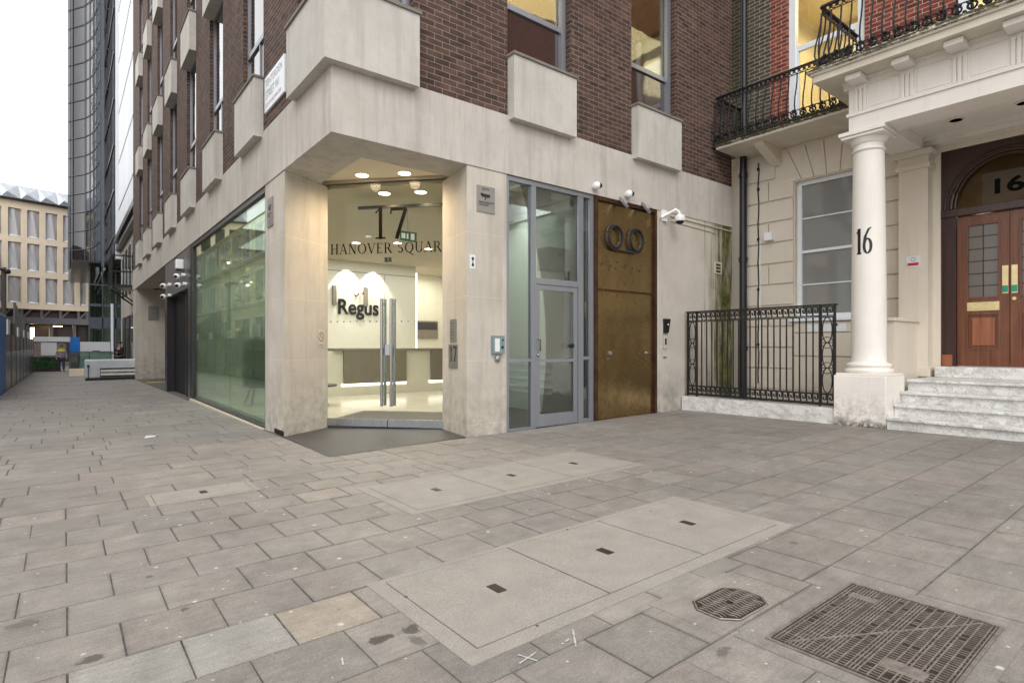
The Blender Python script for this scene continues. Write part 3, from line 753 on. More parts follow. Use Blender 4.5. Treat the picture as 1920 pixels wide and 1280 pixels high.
def win_corner(z0, z1):
    f = MB(); xg, yg = X1 + .2, Y1 + .2
    f.box(xg - .04, xg + .04, yg - .04, yg + .04, z0, z1); f.box(3.33, 3.42, yg - .05, yg + .03, z0, z1); f.box(xg - .05, xg + .03, 7.42, 7.5, z0, z1)
    f.box(xg + .04, 3.33, yg - .03, yg + .03, z0 + .76, z0 + .84); f.box(xg - .03, xg + .03, yg + .04, 7.42, z0 + .76, z0 + .84)
    o = f.build('corner_window', 'alu', OB)
    B('pane', 'spandrel', o, xg + .04, 3.33, yg - .004, yg + .004, z0, z1); B('pane', 'spandrel', o, xg - .004, xg + .004, yg + .04, 7.42, z0, z1); return o
cw = win_corner(5.29, 7.97)
for r in range(1, 4): copy_part(cw, (0, 0, 3.6 * r))
# ---- first floor room seen through the right windows
b = MB(); b.box(4.0, XE - .2, 9.2, 9.3, 4.3, 7.9); b.build('office_back_wall', 'office_wall', OB)
b = MB(); pts = [(7.3 + 1.5 * math.cos(a), 8.9 + 1.2 * math.sin(a)) for a in [PI + i * PI / 14 for i in range(15)]]
b.prism(pts, 4.3, 7.2); b.build('curved_partition', 'warm_room', OB)
# ---- soffit over the entrance
b = MB(); b.prism([(X1 + .63, Y1 + .63), (4.9, Y1 + .63), (4.9, 7.2), (3.2, 8.98), (X1 + .63, 8.98)], 3.70, 3.80); b.build('entrance_soffit', 'plaster', OB)
# ---- large shop window on the side street
Wd = MB(); y0, y1 = 8.98, 15.35
Wd.box(X1 + .02, X1 + .12, y0, y1, 3.52, 3.61); Wd.box(X1 + .03, X1 + .12, y0, y1, -.25, -.01)
Wd.box(X1 + .02, X1 + .12, y0, y0 + .03, -.01, 3.52); Wd.box(X1 + .02, X1 + .12, y1 - .2, y1, -.25, 3.52)
sw = Wd.build('shop_window', 'dark_alu', OB)
b = MB()
for a, c in ((9.01, 11.55), (11.56, 15.15)): b.box(X1 + .06, X1 + .072, a, c, -.01, 3.52)
b.build('pane', 'shop_glass', sw)
def film():
    s = N('graduated_frosting'); s.wallvec()
    tr = s.n('ShaderNodeBsdfTransparent'); df = s.n('ShaderNodeBsdfTranslucent'); df.inputs[0].default_value = (.50, .52, .42, 1)
    d2 = s.n('ShaderNodeBsdfDiffuse'); d2.inputs[0].default_value = (.30, .33, .27, 1)
    m2 = s.n('ShaderNodeMixShader'); m2.inputs[0].default_value = .55; s.l(df.outputs[0], m2.inputs[1]); s.l(d2.outputs[0], m2.inputs[2])
    z = s.sp.outputs[2]; up = s.ramp(z, 2.1, 1.35); dn = s.ramp(z, .15, .85)
    f = s.math('MULTIPLY', s.math('MULTIPLY', up, dn), .5)
    mx = s.n('ShaderNodeMixShader'); s.l(f, mx.inputs[0]); s.l(tr.outputs[0], mx.inputs[1]); s.l(m2.outputs[0], mx.inputs[2]); s.l(mx.outputs[0], s.out.inputs[0])
    return s.m
M['film'] = film()
B('frosted_film', 'film', sw, X1 + .080, X1 + .083, 9.01, 15.15, 0.0, 3.4)
B('stone_sill', 'soffit', OB, X1 - .03, X1 + .02, 8.98, 15.3, -.3, -.05)
B('pillar_vent', 'void', OB, X1 + .01, X1 + .016, 8.06, 8.5, -.045, .02)
# ---- dark cladding, grey panel and black doorway further down the street
b = MB(); b.box(X1 + .01, X1 + .3, 15.35, 15.75, -.4, 3.61); b.build('dark_cladding', 'charcoal', OB); B('dark_cladding', 'charcoal', OB, X1 + .01, X1 + .3, 19.3, 19.75, -.4, 2.62)
B('grey_cladding_panel', 'grey_clad', OB, X1 + .02, X1 + .3, 15.75, 19.75, 2.62, 3.61)
b = MB(); b.box(X1 + .02, X1 + .3, 17.4, 17.45, 2.60, 3.61); b.build('cladding_joint', 'charcoal', OB)
B('black_doorway', 'void', OB, X1 + .2, X1 + .25, 15.75, 19.3, -.4, 2.62)
b = MB(); b.box(X1 + .15, X1 + .20, 16.9, 17.0, -.3, 2.6); b.box(X1 + .15, X1 + .20, 15.75, 15.85, -.3, 2.62); b.build('door_frame', 'charcoal', OB)
B('recess_wall', 'concrete_dark', OB, X1 + .3, X1 + .4, 15.35, 19.75, -.4, 3.61)
B('recess_back_wall', 'soffit', OB, 5.4, 5.5, 19.75, 28.6, -.5, 3.61)
B('recess_side_wall', 'charcoal', OB, 2.66, 5.4, 19.76, 19.9, -.5, 3.61)
B('recess_ceiling', 'soffit', OB, X1 + .63, 5.4, 19.9, 28.6, 3.66, 3.74)
groundpoly('yellow_marking', [(2.42, 24.8), (3.3, 24.8), (3.3, 25.6), (2.42, 25.6)], .006, 'yellow', kind='structure')
# ---- entrance: glass transom, two glass leaves
GA, GB = Vector((3.10, 8.56, 0)), Vector((4.62, 6.87, 0))
gd = (GB - GA).normalized(); gn = Vector((gd.y, -gd.x, 0))          # gn points to the street
if gn.dot(Vector((-1, -1, 0))) < 0: gn = -gn
GL_ = (GB - GA).length
def gp(s, off, z): p = GA + gd * s + gn * off; return (p.x, p.y, z)
def gbar(b, s0, s1, o0, o1, z0, z1): b.hexa([gp(s0, o0, z0), gp(s1, o0, z0), gp(s1, o1, z0), gp(s0, o1, z0)], [gp(s0, o0, z1), gp(s1, o0, z1), gp(s1, o1, z1), gp(s0, o1, z1)])
fl = -.03
sm = 1.045                     # the meeting line of the leaves
b = MB(); gbar(b, 0, GL_, -.006, .006, 2.50, 3.66); tr_ = b.build('transom_window', 'door_glass', OB)
b = MB(); gbar(b, 0, GL_, -.02, .03, 3.66, 3.70); b.build('head_channel', 'lobby_ceiling', OB)
h17, wd = serif('lettering', '17', .46, gp(.80, .012, 2.80), gd, (0, 0, 1), 'vinyl', tr_, wk=.95)
hs, wd2 = serif('lettering', 'HANOVER SQUARE', .150, gp(.13, .012, 2.585), gd, (0, 0, 1), 'vinyl', tr_, gap=.11, wk=.985)
for i, (a, c) in enumerate(((.02, sm - .006), (sm + .006, GL_ - .02))):
    b = MB(); gbar(b, a, c, -.006, .006, fl + .13, 2.49); lf = b.build('glass_door', 'door_glass', OB)
    b = MB(); gbar(b, a, c, -.025, .025, fl + .02, fl + .13); b.build('bottom_rail', 'steel', lf)
    s0 = sm - .075 if i == 0 else sm + .075
    b = MB()
    for off in (.065, -.065): b.tube([gp(s0, off, .30), gp(s0, off, 1.90)], .023, 12)
    for z in (.38, 1.82): b.tube([gp(s0, -.065, z), gp(s0, .065, z)], .011, 8)
    b.build('bar_handle', 'steel', lf, smooth=True)
    b = MB(); e0, e1 = (sm - .05, sm - .008) if i == 0 else (sm + .008, sm + .05)
    gbar(b, e0, e1, -.014, .014, 2.45, 2.52); b.build('patch_fitting', 'black', lf)
    if i == 0:
        b = MB(); gbar(b, sm - .06, sm + .05, .008, .03, 1.06, 1.22); b.build('lock_box', 'steel', lf)
B_ = MB(); gbar(B_, 0, GL_, -.12, -.03, fl, fl + .09); B_.build('inner_threshold', 'threshold', OB)
b = MB(); gbar(b, .30, 1.75, -.62, -.57, 3.40, 3.45); b.build('curtain_track', 'black', OB)
b = MB()
for i in range(9): gbar(b, .12 + i * .105, .145 + i * .105, .007, .0085, 1.55, 1.575)
for i in range(4): gbar(b, 1.14 + i * .105, 1.165 + i * .105, .007, .0085, 1.55, 1.575)
b.build('manifestation_dots', 'grey_text', OB)
# ---- interior shell of the lobby
b = MB(); b.prism([(2.44, 9.0), (3.0, 9.0), (3.12, 8.62), (4.6, 6.95), (4.9, 6.95), (4.9, 7.93), (5.38, 8.7), (10.4, 8.7), (10.4, 17.2), (2.75, 17.2), (2.75, 15.4), (2.44, 15.4)], -.06, .055); b.build('lobby_floor', 'lobby_floor', OB)
b = MB(); b.prism([(2.44, 9.0), (3.2, 8.98), (3.2, 8.55), (4.66, 6.93), (4.9, 6.93), (4.9, 7.93), (5.38, 8.7), (10.4, 8.7), (10.4, 17.2), (2.75, 17.2), (2.75, 15.4), (2.44, 15.4)], 3.601, 3.66); b.build('lobby_ceiling', 'lobby_ceiling', OB)
b = MB(); b.box(2.75, 8.5, 15.5, 15.6, 0, 3.6); b.build('lobby_sign_wall', 'lobby_wall', OB)
b = MB(); b.box(8.5, 10.5, 17.1, 17.2, 0, 3.6); b.box(10.4, 10.5, 8.7, 17.1, 0, 3.6); b.box(8.42, 8.5, 15.6, 17.1, 0, 3.6); b.build('lobby_wall', 'lobby_wall', OB)
b = MB(); b.prism([(4.87, 6.98), (4.96, 6.98), (4.96, 7.9), (5.42, 8.66), (10.4, 8.66), (10.4, 8.76), (5.36, 8.76), (4.87, 7.93)], 0, 3.6); b.box(2.75, 2.85, 15.35, 17.1, 0, 3.6); b.box(2.45, 2.9, 15.30, 15.35, 0, 3.6); b.build('lobby_partition', 'booth_wall', OB)
B('led_strip', 'led', OB, 8.51, 8.60, 15.62, 15.66, .2, 3.45)
b = MB(); b.hexa([gp(.05, -.1, .056), gp(2.1, -.1, .056), gp(2.1, -1.35, .056), gp(.05, -1.35, .056)], [gp(.05, -.1, .062), gp(2.1, -.1, .062), gp(2.1, -1.35, .062), gp(.05, -1.35, .062)])
tag(b.build('doormat', 'threshold'), 'dark sunk doormat just inside the glass entrance doors', 'doormat')
# reception desk
t = thing('reception_desk', (6.5, 12.8, .055), 'long cream reception desk with two taupe panels lit from below', 'desk')
b = MB(); b.box(4.45, 9.3, 12.50, 12.6, .055, 1.08); b.build('front', 'desk', t)
b = MB(); b.box(4.75, 9.35, 12.42, 13.2, 1.08, 1.14, bev=.01); b.build('worktop', 'desk_panel', t)
for x0, x1 in ((4.98, 6.55), (7.25, 8.9)):
    b = MB(); b.box(x0, x1, 12.42, 12.48, .33, 1.08); b.build('front_panel', 'desk_panel', t)
    b = MB(); b.box(x0 - .03, x1 + .03, 12.485, 12.497, .275, .33); b.build('led_strip', 'led', t)
# logo sign
t = thing('wall_logo', (6.6, 15.48, 2.1), 'raised dark Regus lettering with a red dot on the lobby wall', 'sign')
text('lettering', 'Regus', .60, (6.0, 15.47, 2.10), (1, 0, 0), (0, 0, 1), 'black', t, width=1.22, depth=.02, offset=.012)
b = MB(); b.tube([(6.50, 15.46, 2.66), (6.57, 15.46, 2.61), (6.63, 15.46, 2.68), (6.64, 15.46, 2.76)], .022, 8); b.build('swoosh', 'black', t)
b = MB(); b.ball((6.77, 15.46, 2.71), .035, (1, .4, 1)); b.build('dot', 'red', t)
for x in (5.86, 6.79):
    t = tag(B('wall_lamp', 'desk_panel', None, x, x + .10, 15.40, 15.498, 2.34, 2.88), 'slim upright wall lamp %s of the Regus lettering in the lobby' % ('left' if x < 6 else 'behind the right half'), 'wall lamp', 'slim lobby wall lamps')
t = tag(B('wall_lamp', 'desk_panel', None, 8.95, 9.05, 17.0, 17.095, 2.2, 2.9), 'slim upright wall lamp in the recess right of the lobby sign wall', 'wall lamp', 'slim lobby wall lamps')
t = thing('wall_screen', (9.8, 17.05, 1.5), 'grey wall screen in the recess behind the reception desk', 'screen')
b = MB(); b.box(9.35, 10.2, 17.02, 17.08, 1.45, 2.05, bev=.01); b.build('casing', 'desk_panel', t); B('display', 'charcoal', t, 9.40, 10.15, 17.012, 17.02, 1.75, 2.0)
t = thing('desk_monitor', (8.6, 12.8, 1.14), 'black monitor standing on the reception desk beside the right pillar', 'monitor')
b = MB(); b.box(8.12, 8.62, 12.80, 12.83, 1.24, 1.56, bev=.008); b.build('screen', 'black', t); b = MB(); b.box(8.32, 8.42, 12.83, 12.87, 1.14, 1.3); b.box(8.25, 8.5, 12.76, 12.92, 1.14, 1.155); b.build('stand', 'black', t)
t = thing('side_table', (3.9, 10.9, .055), 'low black side table at the left edge of the lobby floor', 'table')
b = MB(); b.lathe([(.30, .42), (.32, .435), (.32, .45), (.30, .46)], 3.85, 10.8, 24); b.build('tabletop', 'black', t); b = MB(); b.lathe([(.16, .056), (.16, .07), (.02, .09), (.02, .42)], 3.85, 10.8, 16); b.build('pedestal', 'black', t)
t = thing('ceiling_sensor', (5.2, 11.5, 3.6), 'small white sensor on the lobby ceiling above the reception desk', 'sensor')
b = MB(); b.lathe([(.06, 3.56), (.07, 3.59), (.07, 3.6)], 5.2, 11.6, 16); b.build('dome', 'white_stick', t)
b = MB(); b.box(2.76, 8.49, 15.485, 15.4999, 3.30, 3.315)
for x in (4.3, 5.7, 7.45): b.box(x, x + .008, 15.49, 15.4995, .06, 3.29)
b.build('wall_panel_joint', 'desk_panel', OB)
b = MB()
for i in range(5): b.box(2.5, 10.3, 9.3 + i * 1.2, 9.308 + i * 1.2, .0551, .0556)
for i in range(7): b.box(2.9 + i * 1.2, 2.908 + i * 1.2, 9.0, 15.4, .0551, .0557)
b.build('floor_joint', 'desk_panel', OB)
# exit sign & pendant inside
t = thing('exit_sign', (4.6, 9.3, 3.2), 'small green running man exit sign hanging behind the entrance glass', 'sign')
b = MB(); b.box(4.62, 4.95, 9.0, 9.03, 3.05, 3.22); b.build('panel', 'green_sign', t)
b = MB(); b.box(4.65, 4.72, 8.99, 9.0, 3.09, 3.18); b.box(4.75, 4.78, 8.99, 9.0, 3.09, 3.18); b.box(4.83, 4.90, 8.99, 9.0, 3.08, 3.19); b.build('pictogram', 'white_stick', t)
b = MB(); b.tube([(4.78, 9.015, 3.22), (4.78, 9.015, 3.6)], .006, 6); b.build('hanger', 'black', t)
def chandelier(x, y, z, label, seed):
    random.seed(seed); t = thing('foil_chandelier', (x, y, z), label, 'pendant lamp', 'crumpled foil pendants in the lobby')
    b = MB(); b.tube([(x, y, z + .5), (x, y, 3.6)], .004, 6); b.build('cord', 'black', t)
    b = MB()
    for i in range(46):
        a = random.uniform(0, 2 * PI); r = random.uniform(.05, .42); p = Vector((x + r * math.cos(a), y + r * math.sin(a), z + random.uniform(-.4, .45)))
        d = Vector((random.uniform(-1, 1), random.uniform(-1, 1), random.uniform(-1, 1))).normalized(); e = d.cross(Vector((.3, .2, 1))).normalized(); f = d.cross(e)
        L = random.uniform(.10, .28)
        pts = [p + d * (k - 1.5) * L / 3 + f * (.03 * math.sin(k * 2)) for k in range(4)]
        for k in range(3): b.hexa([pts[k] - e * .024, pts[k] + e * .024, pts[k + 1] + e * .024, pts[k + 1] - e * .024], [q + f * .002 for q in (pts[k] - e * .024, pts[k] + e * .024, pts[k + 1] + e * .024, pts[k + 1] - e * .024)])
    b.build('foil_strips', 'foil', t)
    b = MB(); b.ball((x, y, z + .1), .028); b.build('bulb', 'lamp', t)
chandelier(2.98, 12.6, 2.35, 'pendant of crumpled foil strips behind the near half of the shop window', 5)
chandelier(2.95, 14.2, 3.0, 'pendant of crumpled foil strips behind the far half of the shop window', 9)
# chair
t = thing('lounge_chair', (3.0, 11.7, .055), 'dark teal tub chair on wooden legs just inside the shop window', 'chair')
b = MB()
prof = []
for i in range(9):
    a = -2.2 + i * 4.4 / 8
    prof.append((3.0 + .33 * math.sin(a) * 1.0, 11.7 + .33 * math.cos(a)))
for i in range(8):
    (xa, ya), (xb, yb) = prof[i], prof[i + 1]; cx, cy = 3.0, 11.7
    ia, ib = (cx + (xa - cx) * .82, cy + (ya - cy) * .82), (cx + (xb - cx) * .82, cy + (yb - cy) * .82)
    ha, hb = 1.36 - .25 * abs(i - 4) / 4, 1.36 - .25 * abs(i + 1 - 4) / 4
    b.hexa([(xa, ya, .42), (xb, yb, .42), (ib[0], ib[1], .42), (ia[0], ia[1], .42)], [(xa * 1.0, ya, ha), (xb, yb, hb), (ib[0], ib[1], hb), (ia[0], ia[1], ha)])
b.build('backrest', 'teal', t)
b = MB(); b.lathe([(.20, .38), (.29, .44), (.29, .52), (.2, .56)], 3.0, 11.7, 20); b.build('seat', 'teal', t, smooth=True)
for dx in (-1, 1):
    for dy in (-1, 1):
        b = MB(); b.tube([(3.0 + dx * .14, 11.7 + dy * .14, .42), (3.0 + dx * .23, 11.7 + dy * .23, .055)], [.02, .012], 8); b.build('leg', 'chair_leg', t)
# downlights
def downlight(x, y, z, label, grp, e=0, r=.085):
    t = thing('downlight', (x, y, z - .02), label, 'ceiling light', grp)
    b = MB(); b.lathe([(r + .018, z - .012), (r + .018, z - .002), (r, z - .002), (r, z - .012)], x, y, 24); b.build('trim_ring', 'white', t)
    b = MB(); b.lathe([(r, z - .016), (r, z - .010)], x, y, 24); b.build('lens', 'lamp', t)
    if e:
        l = bpy.data.lights.new('downlight_lamp', 'SPOT'); l.energy = e; l.color = (1, .76, .48); l.spot_size = math.radians(165); l.spot_blend = .8; l.shadow_soft_size = .08
        o = bpy.data.objects.new('downlight_lamp', l); COL.objects.link(o); o.parent = t; o.location = (0, 0, -.02)
g1 = 'round downlights in the entrance soffit'; g2 = 'round downlights in the lobby ceiling'
downlight(3.42, 7.85, 3.70, 'left of the two round lit downlights outside the entrance glass', g1, 75)
downlight(3.86, 7.38, 3.70, 'right of the two round lit downlights outside the entrance glass', g1, 75)
downlight(3.95, 8.22, 3.601, 'left of the two lit downlights just inside the entrance glass', g2, 22)
downlight(4.36, 7.80, 3.601, 'right of the two lit downlights just inside the entrance glass', g2, 22)
downlight(6.1, 12.0, 3.601, 'lit lobby downlight showing between the 17 and the word SQUARE', g2, 30)
downlight(5.34, 12.6, 3.601, 'lit lobby downlight showing below the word HANOVER', g2, 30)
downlight(7.07, 12.26, 3.601, 'lit lobby downlight nearest the right stone pillar', g2, 30)
def area(x, y, z, sx, sy, e, col=(1, .86, .62), rot=(0, 0, 0), name='room_fill_light', parent=None):  # broad light added to brighten a room; no ceiling panel stands there
    l = bpy.data.lights.new(name, 'AREA'); l.shape = 'RECTANGLE'; l.size = sx; l.size_y = sy; l.energy = e; l.color = col
    o = bpy.data.objects.new(name, l); COL.objects.link(o); o.location = (x, y, z); o.rotation_euler = rot; return o
area(5.8, 13.2, 3.58, 5, 3.5, 115, (1, .96, .90)); area(3.9, 10.6, 3.58, 2.2, 3.6, 90, (1, .97, .90)); area(9.4, 15.8, 3.5, 1.2, 1.8, 40, (1, .92, .76))
for lx in (5.6, 8.3):
    l = bpy.data.lights.new('office_lamp', 'POINT'); l.energy = 90; l.color = (1, .85, .48); l.shadow_soft_size = .15
    o = bpy.data.objects.new('office_lamp', l); COL.objects.link(o); o.location = (lx, 8.2, 6.9)
area(7.5, 8.0, 7.6, 5.0, 1.2, 60, (1, .9, .6)); area(5.9, 7.7, 3.5, 1.4, 1.0, 17, (.9, 1, .95))
for x in (6.28, 7.08):
    l = bpy.data.lights.new('wall_spot', 'SPOT'); l.energy = 95; l.color = (1, .93, .78); l.spot_size = math.radians(78); l.spot_blend = .35; l.shadow_soft_size = .04
    o = bpy.data.objects.new('wall_spot', l); COL.objects.link(o); o.location = (x, 15.18, 3.50); o.rotation_euler = (math.radians(24), 0, 0)

# ---- glazed side bay, X 4.87 - 6.65
gf = MB(); ya, yb = Y1 + .03, Y1 + .11
def gbx(x0, x1, z0, z1, dy=0): gf.box(x0, x1, ya + dy, yb, z0, z1)
gbx(4.87, 4.925, -.05, 3.60); gbx(4.925, 6.65, 3.54, 3.60); gbx(5.345, 5.435, -.05, 3.54, .004); gbx(6.31, 6.42, -.05, 3.54, .004); gbx(6.56, 6.65, -.05, 3.54, .004)
gbx(4.925, 5.345, -.05, .02, .008); gbx(4.925, 5.345, .97, 1.01, .008); gbx(5.435, 6.31, 2.11, 2.20, .008); gbx(6.42, 6.56, .98, 1.03, .008); gbx(6.42, 6.56, -.05, .05, .008)
bay = gf.build('glazed_bay', 'alu', OB)
b = MB(); b.box(4.925, 5.345, ya + .035, ya + .045, .02, .97); b.box(4.925, 5.345, ya + .035, ya + .045, 1.01, 3.54); b.box(5.435, 6.31, ya + .035, ya + .045, 2.20, 3.54); b.box(6.42, 6.56, ya + .035, ya + .045, .05, .98); b.box(6.42, 6.56, ya + .035, ya + .045, 1.03, 3.54); b.build('pane', 'glass', bay)
d = MB(); dy0, dy1 = ya + .02, ya + .07
d.box(5.442, 5.52, dy0, dy1, .0, 2.102); d.box(6.225, 6.303, dy0, dy1, .0, 2.102); d.box(5.52, 6.225, dy0, dy1, 0.0, .18); d.box(5.52, 6.225, dy0, dy1, 2.03, 2.102); d.box(5.52, 6.225, dy0, dy1, .955, 1.0)
dr = d.build('side_door', 'alu', OB)
b = MB(); b.box(5.52, 6.225, dy0 + .02, dy0 + .03, .18, .955); b.box(5.52, 6.225, dy0 + .02, dy0 + .03, 1.0, 2.03); b.build('pane', 'glass', dr)
b = MB(); b.tube([(5.48, dy0, 1.29), (5.48, dy0 - .06, 1.29), (5.48, dy0 - .06, 1.16), (5.51, dy0 - .03, 1.13)], .012, 8); b.ball((5.48, dy0 - .01, 1.06), .022); b.build('handle', 'steel', dr, smooth=True)
b = MB(); b.tube([(6.12, dy0 + .06, 1.20), (6.12, dy0 + .11, 1.20)], .045, 14); b.tube([(6.20, dy0 - .004, 1.20), (6.20, dy0 + .1, 1.20)], .035, 14); b.build('lock', 'black', dr)
b = MB(); b.prism([(4.96, ya + .06), (6.66, ya + .06), (6.66, 8.64), (5.40, 8.64), (4.96, 7.9)], -.05, .03); b.build('bay_floor', 'mat', OB)
b = MB(); b.box(6.66, 6.70, ya + .09, 8.6, 0.03, 3.55); b.build('bay_side_wall', 'booth_wall', OB)
t = thing('control_box', (6.3, 7.1, 2.3), 'grey metal control box hanging inside the glazed bay', 'control box')
b = MB(); b.box(6.20, 6.655, 6.85, 7.15, 2.45, 2.82, bev=.008); b.build('casing', 'grey_box', t); b = MB(); b.tube([(6.45, 6.835, 2.70), (6.45, 6.85, 2.70)], .03, 14); b.build('dial', 'black', t)
# ---- bronze door
bd = MB(); bd.box(6.655, 6.72, Y1 + .0, Y1 + .12, -.03, 3.545); bd.box(8.175, 8.235, Y1 + .0, Y1 + .12, -.03, 3.545); bd.box(6.655, 8.235, Y1 + .001, Y1 + .12, 3.545, 3.605)
bo = bd.build('bronze_door', 'bronze_dark', OB)
b = MB(); b.box(6.725, 8.17, Y1 + .05, Y1 + .09, .0, 2.10); b.box(6.725, 8.17, Y1 + .05, Y1 + .09, 2.12, 3.53)
b.build('leaf', 'bronze', bo)
b = MB()
for z0_, z1_ in ((.10, .95), (1.02, 1.62), (1.68, 2.02)):
    b.box(6.80, 8.09, Y1 + .046, Y1 + .0499, z0_, z0_ + .012); b.box(6.80, 8.09, Y1 + .046, Y1 + .0499, z1_, z1_ + .012)
b.build('pressed_moulding', 'bronze', bo)
b = MB(); b.box(6.725, 8.17, Y1 + .03, Y1 + .10, 2.095, 2.125); b.box(6.725, 8.17, Y1 + .02, Y1 + .10, -.03, .0)
for xa_ in (6.722, 8.14): b.box(xa_, xa_ + .03, Y1 + .035, Y1 + .0495, 0.001, 3.53)
b.build('rail', 'bronze_dark', bo)
b = MB()
for z in [i * .28 + .15 for i in range(12)]:
    for x in (6.735, 8.155): b.ball((x, Y1 + .034, z), .008, seg=8)
b.build('rivet', 'bronze_dark', bo)
b = MB(); b.box(7.03, 7.10, Y1 + .02, Y1 + .05, 1.04, 1.11, bev=.004); b.box(7.0, 7.12, Y1 + .03, Y1 + .05, .98, 1.0); b.tube([(8.02, Y1 + .05, 1.07), (8.02, Y1 - .03, 1.07), (7.92, Y1 - .03, 1.07)], .014, 8); b.tube([(8.02, Y1 + .05, 1.07), (8.02, Y1 + .03, 1.07)], .035, 14); b.build('handle', 'steel', bo, smooth=True)
# ring emblem
b = MB(); yr = Y1 - .01
def ring(cx, cz, R, r): b.tube([(cx + R * math.cos(a), yr, cz + R * 1.12 * math.sin(a)) for a in [i * 2 * PI / 32 for i in range(32)]], r, 8, closed=True)
ring(7.13, 2.99, .165, .019); ring(7.67, 2.99, .165, .019); b.build('ring_emblem', 'black', bo, smooth=True)
b = MB(); b.tube([(6.99, yr + .01, 2.86), (7.04, yr + .01, 2.80), (7.13, yr + .01, 2.785), (7.70, yr + .01, 2.785), (7.78, yr + .01, 2.82)], .018, 8)
for cx in (7.10, 7.64): b.tube([(cx + .165 * math.cos(a), yr + .035, 3.0 + .187 * math.sin(a)) for a in [i * 2 * PI / 32 for i in range(32)]], .014, 6, closed=True)
b.build('emblem_bar', 'dark_alu', bo, smooth=True)
b = MB()
for i, x in enumerate((6.84, 6.88, 7.03, 7.06, 7.19, 7.23, 7.42, 7.44, 7.60, 7.62, 7.80, 7.86)):
    b.ball((x, Y1 + .045, 2.52 + (.035 if i % 2 else -.035) * (i % 3)), .012, seg=8)
b.build('letter_fixing', 'black', bo)
# picture lamps over the bronze door
for x in (7.27, 7.84): b = MB(); b.bar((x - .03, Y1 + .0, 3.66), (x, Y1 - .15, 3.47), .05, .04); b.bar((x + .01, Y1 + .01, 3.64), (x + .05, Y1 - .10, 3.56), .035, .05); b.build('spot_fitting', 'steel', bo)
# ---- fittings on the walls
def plaque(name, x0, x1, z0, z1, y, mat, label, cat, d=.012):
    t = thing(name, ((x0 + x1) / 2, y, z0), label, cat)
    b = MB(); b.box(x0, x1, y - d, y, z0, z1, bev=.002); b.build('plate', mat, t); return t
t = plaque('cctv_sign', 4.36, 4.66, 3.01, 3.37, Y1 + .015, 'plaque', 'large grey steel plaque with a black camera pictogram on the right pillar', 'sign')
yy = Y1 - .001
b = MB(); b.box(4.44, 4.57, yy - .004, yy, 3.22, 3.26); b.box(4.42, 4.45, yy - .004, yy, 3.235, 3.265); b.bar((4.50, yy - .002, 3.22), (4.49, yy - .002, 3.18), .02, .004); b.build('camera_pictogram', 'black', t)
text('lettering', 'CCTV', .045, (4.44, yy, 3.31), (1, 0, 0), (0, 0, 1), 'black', t, depth=.002)
text('lettering', 'Images are being recorded\nfor the purpose of\ncrime prevention', .022, (4.39, yy, 3.145), (1, 0, 0), (0, 0, 1), 'black', t, depth=.002, width=.24)
t = thing('cctv_sign', (X1, 8.75, 2.95), 'narrow grey camera warning plaque on the street side of the left pillar', 'sign')
b = MB(); b.box(X1 - .001, X1 + .015, 8.55, 8.82, 2.94, 3.36); b.build('plate', 'plaque', t); xx_ = X1 - .001
b = MB(); b.box(xx_ - .004, xx_, 8.63, 8.74, 3.22, 3.26); b.bar((xx_ - .002, 8.69, 3.22), (xx_ - .002, 8.70, 3.18), .02, .004); b.build('camera_pictogram', 'black', t)
text('lettering', 'Images are being\nrecorded', .03, (xx_, 8.80, 3.12), (0, -1, 0), (0, 0, 1), 'black', t, depth=.002, width=.2)
# sticker
t = plaque('wall_sticker', 4.25, 4.34, 2.23, 2.42, Y1 + .015, 'white_stick', 'white sticker with two black fan shapes facing each other on the right pillar', 'sticker', .003)
b = MB()
for s_ in (1, -1):
    pts = [(4.295, Y1 + .009, 2.325)] + [(4.295 + .032 * math.cos(a), Y1 + .009, 2.325 + s_ * .062 * math.sin(a)) for a in [math.radians(50 + i * 80 / 6) for i in range(7)]]
    b.extr(pts, (0, -.002, 0))
b.build('symbol', 'black', t)
# plaques on the inner face of the right pillar
pA, pB = Vector((4.36, 7.15, 0)), Vector((4.20, 6.275, 0)); pd = (pB - pA).normalized(); pn = Vector((-abs(pd.y), abs(pd.x) if False else pd.x, 0)); pn = Vector((pd.y, -pd.x, 0)).normalized()
if pn.x > 0: pn = -pn
def pp(s, o, z): q = pA + pd * s + pn * o; return (q.x, q.y, z)
def pbox(b, s0, s1, o0, o1, z0, z1): b.hexa([pp(s0, o0, z0), pp(s1, o0, z0), pp(s1, o1, z0), pp(s0, o1, z0)], [pp(s0, o0, z1), pp(s1, o0, z1), pp(s1, o1, z1), pp(s0, o1, z1)])
t = thing('number_plaque', pp(.45, 0, .9), 'steel plaque with a black 17 on the inner face of the right pillar', 'plaque')
b = MB(); pbox(b, .27, .58, 0, .014, .89, 1.22); b.build('plate', 'plaque', t)
serif('numeral', '17', .21, pp(.31, .0145, .985), pd, (0, 0, 1), 'black', t, depth=.003)
t = thing('name_plaque', pp(.45, 0, 1.26), 'small steel plaque of engraved lines above the number 17 plaque', 'plaque')
b = MB(); pbox(b, .32, .54, 0, .012, 1.25, 1.57); b.build('plate', 'plaque', t)
b = MB(); random.seed(4)
for i in range(6): pbox(b, .345, .345 + random.uniform(.10, .17), .012, .013, 1.30 + i * .042, 1.308 + i * .042)
b.build('engraved_line', 'dark_alu', t)
